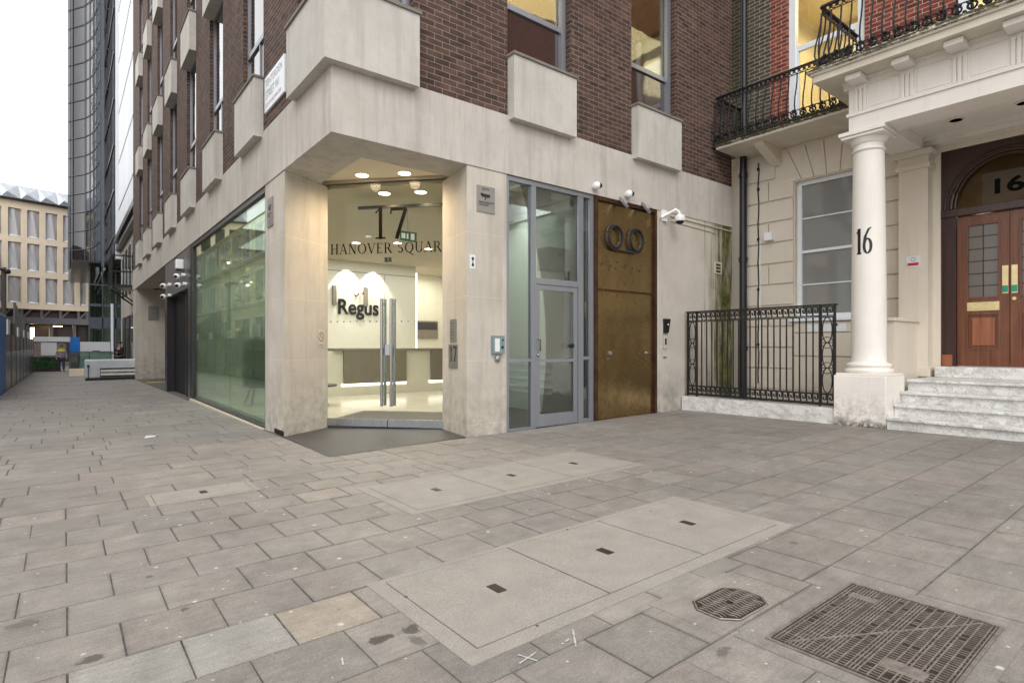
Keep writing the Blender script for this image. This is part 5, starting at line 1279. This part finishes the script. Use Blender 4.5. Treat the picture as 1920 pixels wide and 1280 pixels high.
for i in range(1, n):
    y = ya + .225 + (yb - .20 - ya - .225) * i / n; B('baluster', 'iron', t, xr - .008, xr + .008, y - .009, y + .009, z0 + .18, z1 - .20)
for (a, c) in ((ya + .03, ya + .21), (yb - .185, yb - .03)):
    b = MB(); yc, hw = (a + c) / 2, (c - a) / 2 - .008; H = (z1 - .2 - z0 - .18) / 3
    for i in range(3):
        zc = z0 + .18 + H * (i + .5)
        b.tube([(xr, yc + hw * .86 * math.cos(q), zc + H * .5 * math.sin(q)) for q in [k * PI / 12 for k in range(24)]], .009, 6, closed=True)
        b.box(xr - .006, xr + .006, a - .005, c + .005, zc + H / 2 - .006, zc + H / 2 + .006)
    for q in (-1, 1):
        b.box(xr - .005, xr + .005, yc + q * hw * .98 - .005, yc + q * hw * .98 + .005, z0 + .18, z1 - .2)
    for i in (0, 1):
        zc = z0 + .18 + H * (i + 1)
        b.tube([(xr, yc + hw * math.cos(q), zc + H * .22 * math.sin(q)) for q in [k * PI / 10 for k in range(20)]], .006, 5, closed=True)
    b.build('ellipse_panel', 'iron', t)

# ================================================================== DOWN THE SIDE STREET
# white clad building next along the street
t = thing('white_clad_building', (5, 40, -.3), 'white clad building beyond the brick one along the side street', 'building')
B('upper_cladding', 'white_clad', t, 2.95, 9, 29.85, 47.5, 8.6, 34)
b = MB()
for z in (10.4, 13.6, 17.0, 20.5, 24.0):
    for i in range(34): b.box(2.93, 2.949, 30.4 + i * .5, 30.52 + i * .5, z, z + .16)
ps = b.build('perforated_strip', 'black', t); ps['kind'] = 'stuff'
b = MB(); b.box(2.72, 3.2, 29.85, 47.5, 8.25, 8.6); b.box(2.80, 3.2, 29.85, 47.5, 7.75, 7.95); b.build('dark_gutter', 'charcoal', t)
B('stone_facade', 'pale_stone', t, 3.1, 9, 29.85, 47.5, -.6, 8.25)
for i in range(7):
    y = 31.0 + i * 2.3
    f = MB(); f.box(3.04, 3.13, y, y + 1.0, 4.3, 7.2); w_ = f.build('window', 'charcoal', t); B('pane', 'dark_glass', w_, 3.03, 3.04, y + .08, y + .92, 4.4, 7.1)
for i in range(5):
    y = 31.0 + i * 3.1
    f = MB(); f.box(3.04, 3.13, y, y + 2.1, .2, 3.0); w_ = f.build('shop_front', 'charcoal', t); B('pane', 'dark_glass', w_, 3.03, 3.04, y + .1, y + 2.0, .3, 2.9)
B('corner_pilaster', 'white_clad', t, 2.80, 3.1, 47.5, 47.9, 7.2, 34)
# fire escape balcony
t = thing('fire_escape_balcony', (2.5, 38, 4.4), 'black metal fire escape landing hanging over the side street', 'balcony')
B('landing', 'charcoal', t, 2.0, 3.1, 37.0, 39.0, 4.35, 4.5); 
b = MB()
for z in (6.05, 5.2): b.bar((2.0, 37.0, z), (2.0, 39, z), .07, .07); b.bar((2.0, 37.0, z), (3.1, 37.0, z), .07, .07)
for y in (37, 38, 39): b.bar((2.0, y, 4.4), (2.0, y, 6.05), .07, .07)
b.bar((3.05, 37, 4.4), (3.05, 37, 6.05), .07, .07); b.build('guard_rail', 'iron', t)
for y in (37.2, 38.8): b = MB(); b.bar((2.05, y, 4.35), (3.1, y, 3.5), .08, .08); b.build('bracket', 'charcoal', t)
# smoked glass tower with rounded corners
t = thing('glass_tower', (1.6, 60, -.5), 'tall smoked glass tower with rounded corners beyond the side street', 'building')
def tower_plan():
    pts = []
    for i in range(8): a = PI + i * math.radians(62) / 7; pts.append((.95 + .62 * math.cos(a), 63.6 + 1.1 * math.sin(a)))
    pts += [(1.45, 61.3), (1.75, 60.4), (1.98, 59.4), (2.12, 58.2), (2.22, 57.0), (2.28, 55.5), (9, 55.5), (9, 75), (.33, 75)]
    return pts
TP = tower_plan()
b = MB(); b.prism(TP, 7.9, 32.2); b.build('glazing', 'tower_glass', t, smooth=True)
cut = TP[:-3]
grow = []
for (x, y) in cut: grow.append((x - .035, y - .06))
b = MB(); z = 7.9; k = 0
while z < 32.3:
    b.tube([(x, y, z) for x, y in grow], .03, 5); z += 1.62; k += 1
b.build('floor_line', 'tower_trim', t)
b = MB()
for (x, y) in (grow[0], grow[3], grow[6], grow[8], grow[9], grow[10], grow[11], grow[12], grow[-1]): b.bar((x, y, 7.9), (x, y, 32.2), .05, .06)
b.build('mullion', 'tower_metal', t)
b = MB(); b.box(2.32, 2.50, 55.0, 55.4, 7.4, 30); b.box(2.9, 3.0, 50, 50.3, 7.4, 34); b.build('metal_fin', 'tower_metal', t)
B('set_back_wing', 'tower_glass', t, 2.75, 9, 48.0, 55.4, 7.7, 34)
b = MB()
for i in range(8): b.box(2.70, 2.76, 48.2, 55.2, 8.8 + i * 3.2, 8.95 + i * 3.2)
b.build('wing_band', 'tower_metal', t)
B('soffit', 'charcoal', t, .5, 9, 55.6, 74, 7.75, 7.89)
t2 = thing('glass_lobby', (2.6, 58, -.4), 'green tinted glass lobby under the smoked glass tower', 'lobby')
B('glazing', 'lobby_glass', t2, 1.62, 6, 57.0, 57.04, -.4, 7.7)
B('side_glazing', 'lobby_glass', t2, 1.60, 1.64, 57.05, 66, -.4, 7.7)
b = MB(); b.box(1.55, 1.65, 56.95, 57.05, -.4, 7.7); b.box(2.45, 2.52, 56.93, 57.0, -.4, 7.7); b.box(3.3, 3.4, 56.93, 57.0, -.4, 7.7); b.box(1.65, 6, 56.93, 57.0, 2.6, 3.5); b.box(1.65, 6, 56.93, 57.0, 4.4, 4.6); b.box(1.65, 6, 56.94, 57.0, 6.1, 6.2); b.build('frame', 'tower_metal', t2)
B('back_wall', 'corr', t2, 1.7, 6, 64, 64.1, -.4, 7.7)
b = MB(); b.tube([(2.3 + .45 * math.cos(a), 58.5, 4.8 + .8 * math.sin(a)) for a in [i * PI / 10 for i in range(11)]], .05, 6); b.box(2.0, 2.1, 59, 59.2, -.4, 7); b.box(2.9, 3.2, 60, 60.3, -.4, 7.5); b.build('inner_frame', 'booth_wall', t2)
b = MB(); b.tube([(3.05, 56.0, -.4), (3.05, 56.0, 4.6)], .09, 12); tag(b.build('round_post', 'white_clad', None, smooth=True), 'pale round post in front of the green glass lobby', 'post')
# tan precast building closing the view
DX, DY = .9577, .2879; BX, BY = -4.96, 75.36
t = thing('tan_building', (BX, BY, -.6), 'tan precast office building with faceted windows and a silver roof closing the street', 'building')
nx, ny = DY, -DX                                  # towards the camera
def tp(s, o, z): return (BX + DX * s + nx * o, BY + DY * s + ny * o, z)
def tbox(b, s0, s1, o0, o1, z0, z1): b.hexa([tp(s0, o0, z0), tp(s1, o0, z0), tp(s1, o1, z0), tp(s0, o1, z0)], [tp(s0, o0, z1), tp(s1, o0, z1), tp(s1, o1, z1), tp(s0, o1, z1)])
b = MB(); rows = ((12.2, 15.05), (8.8, 11.65), (5.5, 8.2)); S0, S1 = -8, 14
for (za, zb) in ((15.05, 15.8), (11.65, 12.2), (8.2, 8.8), (4.95, 5.5)): tbox(b, S0, S1, -.4, 0, za, zb)
k = -6
for k in range(-6, 10):
    s = .61 + 1.5 * k
    tbox(b, s + 1.05, s + 1.5, -.4, -.003, 4.95, 15.8)
b.build('precast_frame', 'tan', t)
def tanwin(s, za, zb):
    b = MB(); h_ = zb - za
    A_, B_2, C_2, D_2 = tp(s, -.35, za), tp(s + 1.05, -.35, za), tp(s + 1.05, -.35, zb), tp(s, -.35, zb); P_ = tp(s + .45, -.05, zb - .1); Q_ = tp(s + .8, -.08, za + .12)
    vs = [b.b.verts.new(v) for v in (A_, B_2, C_2, D_2, P_, Q_)]
    for f in ((0, 5, 3), (3, 5, 4), (0, 1, 5), (1, 2, 5), (5, 2, 4), (3, 4, 2)): b.b.faces.new([vs[i] for i in f])
    o = b.build('window', 'tan_glass', t)
    b = MB(); b.hexa([tp(s + .05, -.1, za + .01), tp(s + 1.0, -.1, za + .01), tp(s + 1.0, -.3, za + .01), tp(s + .05, -.3, za + .01)], [tp(s + .05, -.02, za + .06), tp(s + 1.0, -.02, za + .06), tp(s + .7, -.3, za + .30), tp(s + .4, -.3, za + .30)]); b.build('sill_facet', 'white', o); return o
for za, zb in rows:
    for k in range(0, 8):
        if -1 <= k: tanwin(.61 + 1.5 * (k - 1), za, zb)
b = MB(); tbox(b, S0, S1, -9, -.42, 4.9, 15.9); b.build('core', 'charcoal', t)
b = MB(); tbox(b, S0, S1, -.5, .35, 15.82, 16.0); b.build('dark_eave', 'charcoal', t)
b = MB()
for k in range(-5, 9):
    s = k * 1.55; a = [b.b.verts.new(v) for v in (tp(s, .25, 16.0), tp(s + 1.55, .25, 16.0), tp(s + 1.55, -.6, 17.5), tp(s, -.6, 17.5), tp(s + .45, .25, 16.55))]
    for f in ((0, 1, 4), (1, 2, 4), (2, 3, 4), (3, 0, 4)): b.b.faces.new([a[i] for i in f])
b.build('faceted_roof', 'silver', t)
b = MB()
for k in range(-4, 9):
    s = k * 1.6; tbox(b, s, s + .22, -.3, -.1, 4.1, 4.95); p, q = Vector(tp(s + .2, -.2, 4.1)), Vector(tp(s + .9, -.2, 4.95)); b.bar(p, q, .14, .14)
tbox(b, S0, S1, -.2, .5, 3.45, 4.1); b.build('canopy_truss', 'tower_trim', t)
b = MB(); tbox(b, S0, S1, -3.1, -3, -.6, 4.9); b.build('shop_back', 'wood_dark', t)
b = MB()
for k in range(-3, 6): tbox(b, k * 2.0, k * 2.0 + .28, -.4, -.1, -.6, 3.45)
b.build('column', 'tower_trim', t)
for s, nm in ((3.05, 'lit warm wall lamp under the canopy of the tan building'),):
    tt = thing('wall_lamp', tp(s, -2, 2.6), nm, 'lamp'); b = MB(); b.tube([tp(s, -2.0, 1.9), tp(s, -2.0, 3.1)], .17, 10); b.build('tube', 'lamp_far', tt); b = MB(); b.tube([tp(s, -2.0, 3.1), tp(s, -2.0, 3.3)], .22, 10); b.build('cap', 'charcoal', tt)
tt = thing('ceiling_lamp', tp(4.9, -1.5, 3.3), 'flat lit ceiling lamp under the canopy of the tan building', 'lamp'); b = MB(); tbox(b, 4.4, 5.4, -1.8, -1.2, 3.25, 3.32); b.build('diffuser', 'lamp_far', tt)
# hoardings on the left
def gz(y): return zg(-1.4, y) - .02
t = thing('blue_hoarding', (-1.6, 21, gz(21)), 'blue painted hoarding board at the left edge of the pavement', 'hoarding')
B('board', 'blue', t, -1.72, -1.385, 19.0, 23.0, gz(21), 2.05); B('cap', 'silver', t, -1.73, -1.375, 18.98, 23.02, 2.05, 2.12)
t = thing('glazed_hoarding', (-1.45, 32, gz(32)), 'long dark reflective hoarding with faded printed strip along the pavement edge', 'hoarding')
b = MB(); b.box(-1.52, -1.40, 23.05, 43.4, gz(43), 1.02); b.build('lower_panel', 'hoard_dark', t)
b = MB(); b.box(-1.50, -1.42, 23.05, 43.4, 1.02, 1.55); b.build('printed_strip', 'poster', t)
for i in range(9): B('post', 'tower_metal', t, -1.54, -1.385, 23.05 + i * 2.5, 23.12 + i * 2.5, gz(43), 1.57)
for i, (y, w_, z) in enumerate(((25.2, 1.0, 1.75), (27.6, .7, 1.7), (30.2, .7, 1.62), (34.5, .9, 1.6), (38.5, .9, 1.6))):
    t = thing('notice_board', (-1.45, y, z), ['largest', 'second', 'middle', 'fourth', 'farthest'][i] + ' notice board standing on the reflective hoarding, counting from the blue board', 'notice board', 'notice boards along the hoarding')
    B('board', 'white_stick' if i != 1 else 'charcoal', t, -1.47, -1.43, y - w_ / 2, y + w_ / 2, z - .18, z + .32)
    B('stand', 'charcoal', t, -1.455, -1.445, y - .03, y + .03, 1.56, z - .18)
t = thing('grey_sheet_screen', (-2.2, 36, .5), 'grey corrugated screen panels rising behind the hoarding', 'screen')
b = MB()
for i in range(9): b.box(-1.75 - .0, -1.68, 33.0 + i * .9, 33.75 + i * .9, .2, 3.1 - i * .08)
b.build('sheet', 'corr', t)
t = thing('street_pole', (-2.0, 31, -.3), 'pale pole carrying a small dark camera at the left edge', 'pole')
b = MB(); b.tube([(-2.05, 33, -.4), (-2.05, 33, 4.6)], .09, 10); b.build('mast', 'tower_trim', t); b = MB(); b.tube([(-2.4, 32.9, 4.55), (-2.0, 32.9, 4.5)], .07, 8); b.ball((-1.92, 32.85, 4.42), .12, seg=10); b.build('camera_head', 'charcoal', t)
t = thing('end_hoarding', (-.9, 45, -.4), 'grey and pink printed hoarding across the street end', 'hoarding')
B('printed_board', 'poster', t, -1.5, .1, 44.9, 45.0, .52, 1.45); B('white_board', 'white_clad', t, -1.1, -.35, 44.85, 44.9, .6, 1.40); B('top_rail', 'white_clad', t, -1.5, .3, 44.8, 45.0, 1.45, 1.75)
t = thing('hedge_screen', (-.9, 44.7, -.4), 'low dark green hedge panel under the printed hoarding', 'hedge')
B('foliage', 'hedge', t, -1.5, -.2, 44.6, 44.8, -.42, .50); B('base', 'charcoal', t, -1.5, -.15, 44.5, 44.85, -.46, -.15)
t = thing('blue_board', (.2, 46, .3), 'bright blue upright panel behind the worker', 'panel'); B('sheet', 'blue', t, .28, .80, 45.9, 46.0, .62, 1.75); B('stand', 'charcoal', t, .35, .75, 45.92, 45.98, -.4, .62)
t = thing('white_cabin', (1.4, 46.3, -.4), 'low white site cabin panel right of the blue panel', 'site cabin'); B('body', 'white_clad', t, .82, 2.4, 45.9, 46.3, -.35, 1.45); B('lettering_strip', 'charcoal', t, 1.45, 1.85, 45.88, 45.9, .80, .88)
t = thing('glass_barrier', (1.0, 36.5, -.3), 'low green glass barrier on a pale plinth in the street', 'barrier')
B('panel', 'lobby_glass', t, .22, 2.0, 36.2, 36.23, -.05, .86)
b = MB(); b.box(.20, 2.0, 36.19, 36.24, .86, .91); b.box(.20, .25, 36.19, 36.24, -.3, .9); b.box(1.0, 1.05, 36.19, 36.24, -.05, .86); b.box(.2, 2.0, 36.19, 36.24, -.08, -.03); b.build('frame', 'tower_metal', t)
B('plinth', 'tan', t, .20, 1.0, 35.0, 35.5, -.34, .06)
# big plastic barrier block
t = thing('barrier_block', (1.6, 29.4, -.25), 'low pale grey rounded barrier block with louvred slots across the pavement', 'barrier')
b = MB(); b.box(.66, 2.75, 29.0, 29.5, -.14, .63, bev=.06); b.build('body', 'barrier', t)
b = MB(); b.box(1.17, 2.70, 28.975, 29.0, -.10, .27); b.build('louvre_recess', 'black', t)
b = MB()
for z in (.11, -.035): b.box(1.19, 2.68, 28.95, 28.985, z, z + .10)
b.build('louvre', 'louvre', t)
b = MB(); b.box(.70, 2.75, 29.03, 29.47, -.28, -.14); b.box(.68, .80, 28.96, 29.0, -.28, -.14); b.build('base', 'charcoal', t)
b = MB(); b.bar((.78, 28.98, -.14), (.78, 28.98, .38), .05, .03); b.box(.74, .82, 28.96, 28.99, .30, .42); b.build('latch', 'navy', t)

# ---- people
def body(name, J, bones, mat, root, parent=None, sub=2):
    me = bpy.data.meshes.new(name); keys = list(J); me.from_pydata([J[k][0] for k in keys], [(keys.index(a), keys.index(c)) for a, c in bones], [])
    o = bpy.data.objects.new(name, me); COL.objects.link(o)
    m = o.modifiers.new('skin', 'SKIN'); me.skin_vertices[0] if me.skin_vertices else None
    if not me.skin_vertices:
        bm = bmesh.new(); bm.from_mesh(me); bm.verts.layers.skin.verify(); bm.to_mesh(me); bm.free()
    for i, k in enumerate(keys):
        r = J[k][1]; me.skin_vertices[0].data[i].radius = (r, r) if isinstance(r, (int, float)) else r
        me.skin_vertices[0].data[i].use_root = (k == root)
    s = o.modifiers.new('sub', 'SUBSURF'); s.levels = sub; s.render_levels = sub
    m.use_smooth_shade = True
    me.materials.append(M[mat]); WLOC[o.name] = Vector((0, 0, 0))
    if parent is not None: o.parent = parent
    return o
def person(x, y, z, h, face, label, coat, trousers, vest=None, arms='down', stride=.12):
    k = h / 1.75
    t = thing('person', (x, y, z), label, 'person'); t.rotation_euler = (0, 0, face); t.scale = (k, k, k)
    # local frame: faces -Y
    J = {'pel': ((0, 0, .95), (.15, .11)), 'wai': ((0, 0, 1.08), (.135, .10)), 'che': ((0, .01, 1.30), (.17, .115)), 'nec': ((0, 0, 1.47), .06), 'hd0': ((0, -.01, 1.57), (.075, .085)), 'hd1': ((0, -.02, 1.67), (.078, .095)), 'top': ((0, -.01, 1.74), .05)}
    bones = [('pel', 'wai'), ('wai', 'che'), ('che', 'nec'), ('nec', 'hd0'), ('hd0', 'hd1'), ('hd1', 'top')]
    for s, n_ in ((-1, 'L'), (1, 'R')):
        f = -stride * s
        J['hip' + n_] = ((s * .10, 0, .88), .095); J['kne' + n_] = ((s * .11, f * .6 - .02, .49), .062); J['ank' + n_] = ((s * .11, f + .03, .09), .042); J['toe' + n_] = ((s * .12, f - .12, .04), .035)
        J['sho' + n_] = ((s * .19, .01, 1.40), .065)
        if arms == 'down': J['elb' + n_] = ((s * .25, .03, 1.12), .045); J['wri' + n_] = ((s * .26, -.06, .88), .032); J['han' + n_] = ((s * .255, -.09, .79), .03)
        else: J['elb' + n_] = ((s * .24, -.03, 1.12), .05); J['wri' + n_] = ((s * .12, -.26, 1.16), .035); J['han' + n_] = ((s * .05, -.30, 1.18), .03)
        bones += [('pel', 'hip' + n_), ('hip' + n_, 'kne' + n_), ('kne' + n_, 'ank' + n_), ('ank' + n_, 'toe' + n_), ('che', 'sho' + n_), ('sho' + n_, 'elb' + n_), ('elb' + n_, 'wri' + n_), ('wri' + n_, 'han' + n_)]
    body('body', J, bones, 'skin', 'pel', t)
    g = lambda v, a: (v[0], v[1] + a) if not isinstance(v, (int, float)) else v + a
    def sleeve(ks, bn, nm, mt, add, root): return body(nm, {q: (J[q][0], (J[q][1][0] + add, J[q][1][1] + add) if isinstance(J[q][1], tuple) else J[q][1] + add) for q in ks}, bn, mt, root, t)
    sleeve(['pel', 'wai', 'che', 'shoL', 'shoR', 'elbL', 'elbR', 'wriL', 'wriR'], [('pel', 'wai'), ('wai', 'che'), ('che', 'shoL'), ('che', 'shoR'), ('shoL', 'elbL'), ('shoR', 'elbR'), ('elbL', 'wriL'), ('elbR', 'wriR')], 'jacket', coat, .022, 'pel')
    sleeve(['pel', 'hipL', 'hipR', 'kneL', 'kneR', 'ankL', 'ankR'], [('pel', 'hipL'), ('pel', 'hipR'), ('hipL', 'kneL'), ('hipR', 'kneR'), ('kneL', 'ankL'), ('kneR', 'ankR')], 'trousers', trousers, .02, 'pel')
    b = MB(); b.ball((0, .01, 1.70), .105, (.9, 1.05, .85), 16); hh = b.build('hair', 'hair', None, smooth=True); hh.parent = t; hh.location = WLOC[hh.name]
    b = MB()
    for sx in (-.032, .032): b.ball((sx, -.098, 1.665), .011, seg=8)
    b.ball((0, -.105, 1.61), .02, (1.3, .5, .4), 8); e_ = b.build('face_features', 'hair', None); e_.parent = t; e_.location = WLOC[e_.name]
    b = MB(); b.ball((0, -.112, 1.64), .018, (.7, 1, 1.2), 8); e_ = b.build('nose', 'skin', None); e_.parent = t; e_.location = WLOC[e_.name]
    for s in (-1, 1):
        f = -stride * s; b = MB(); b.ball((s * .12, f - .05, .045), .06, (.8, 2.1, .75), 12); e_ = b.build('shoe', 'black', None, smooth=True); e_.parent = t; e_.location = WLOC[e_.name]
    if vest:
        b = MB(); pts = []
        b.lathe([(.195, 1.30), (.205, 1.38), (.17, 1.46), (.09, 1.50)], 0, 0, 20)
        for v in b.b.verts: v.co.y *= .78
        e_ = b.build('hi_vis_yoke', vest, None, smooth=True); e_.parent = t; e_.location = WLOC[e_.name]
    return t
person(-.12, 44.0, zg(-.1, 44) - .0, 1.60, 0.1, 'worker in grey and yellow hi vis jacket walking up the side street', 'grey_cloth', 'navy', 'hivis')
person(2.25, 35.5, zg(2.3, 35.5), 1.68, -.9, 'person in a dark coat holding a phone beside the far pillar', 'black_cloth', 'black_cloth', None, 'hold', .03)

# ================================================================== ACROSS THE STREET AND THE SQUARE (seen mirrored in the glass)
def facing(name, x0, x1, y0, y1, h_, label, mat, face, pitch=3.2, ww=1.7):
    t = thing(name, ((x0 + x1) / 2, (y0 + y1) / 2, -.3), label, 'building')
    B('wall', mat, t, x0, x1, y0, y1, -1, h_)
    fl_ = 0
    w0 = None; z = 1.0
    while z < h_ - 2:
        if face == 'X':
            y = y0 + .9
            while y < y1 - ww:
                if w0 is None:
                    f = MB(); f.box(x1 - .02, x1 + .06, y, y + ww, z, z + 2.5); w0 = f.build('window', 'white', t); hw = ww / 2; B('pane', 'sash_glass', w0, x1 + .061, x1 + .07, y + .15, y + hw - .12, z + .15, z + 2.35); B('pane', 'sash_glass', w0, x1 + .061, x1 + .07, y + hw + .12, y + ww - .15, z + .15, z + 2.35); o0 = (y, z)
                else: copy_part(w0, (0, y - o0[0], z - o0[1]))
                y += pitch
        else:
            x = x0 + .9
            while x < x1 - 2:
                if w0 is None:
                    f = MB(); f.box(x, x + 1.7, y1 - .02, y1 + .06, z, z + 2.3); w0 = f.build('window', 'white', t); B('pane', 'dark_glass', w0, x + .1, x + 1.6, y1 + .061, y1 + .07, z + .1, z + 2.2); o0 = (x, z)
                else: copy_part(w0, (x - o0[0], 0, z - o0[1]))
                x += pitch
        z += 3.5
    b = MB()
    zz = 4.2
    while zz < h_:
        if face == 'X': b.box(x1, x1 + .12, y0, y1, zz, zz + .2)
        else: b.box(x0, x1, y1, y1 + .12, zz, zz + .2)
        zz += 3.5
    b.build('string_course', 'pale_stone', t)
    return t
facing('opposite_building', -16, -6.6, 8, 74, 11, 'ochre stone building across the side street, mirrored in the shop window', 'facing_stone', 'X', 6.4, 5.0)
facing('square_terrace', -12, 16, -52, -40, 14, 'terrace across the square behind the viewer, mirrored in the doors', 'pale_stone', 'Y', 4.2)
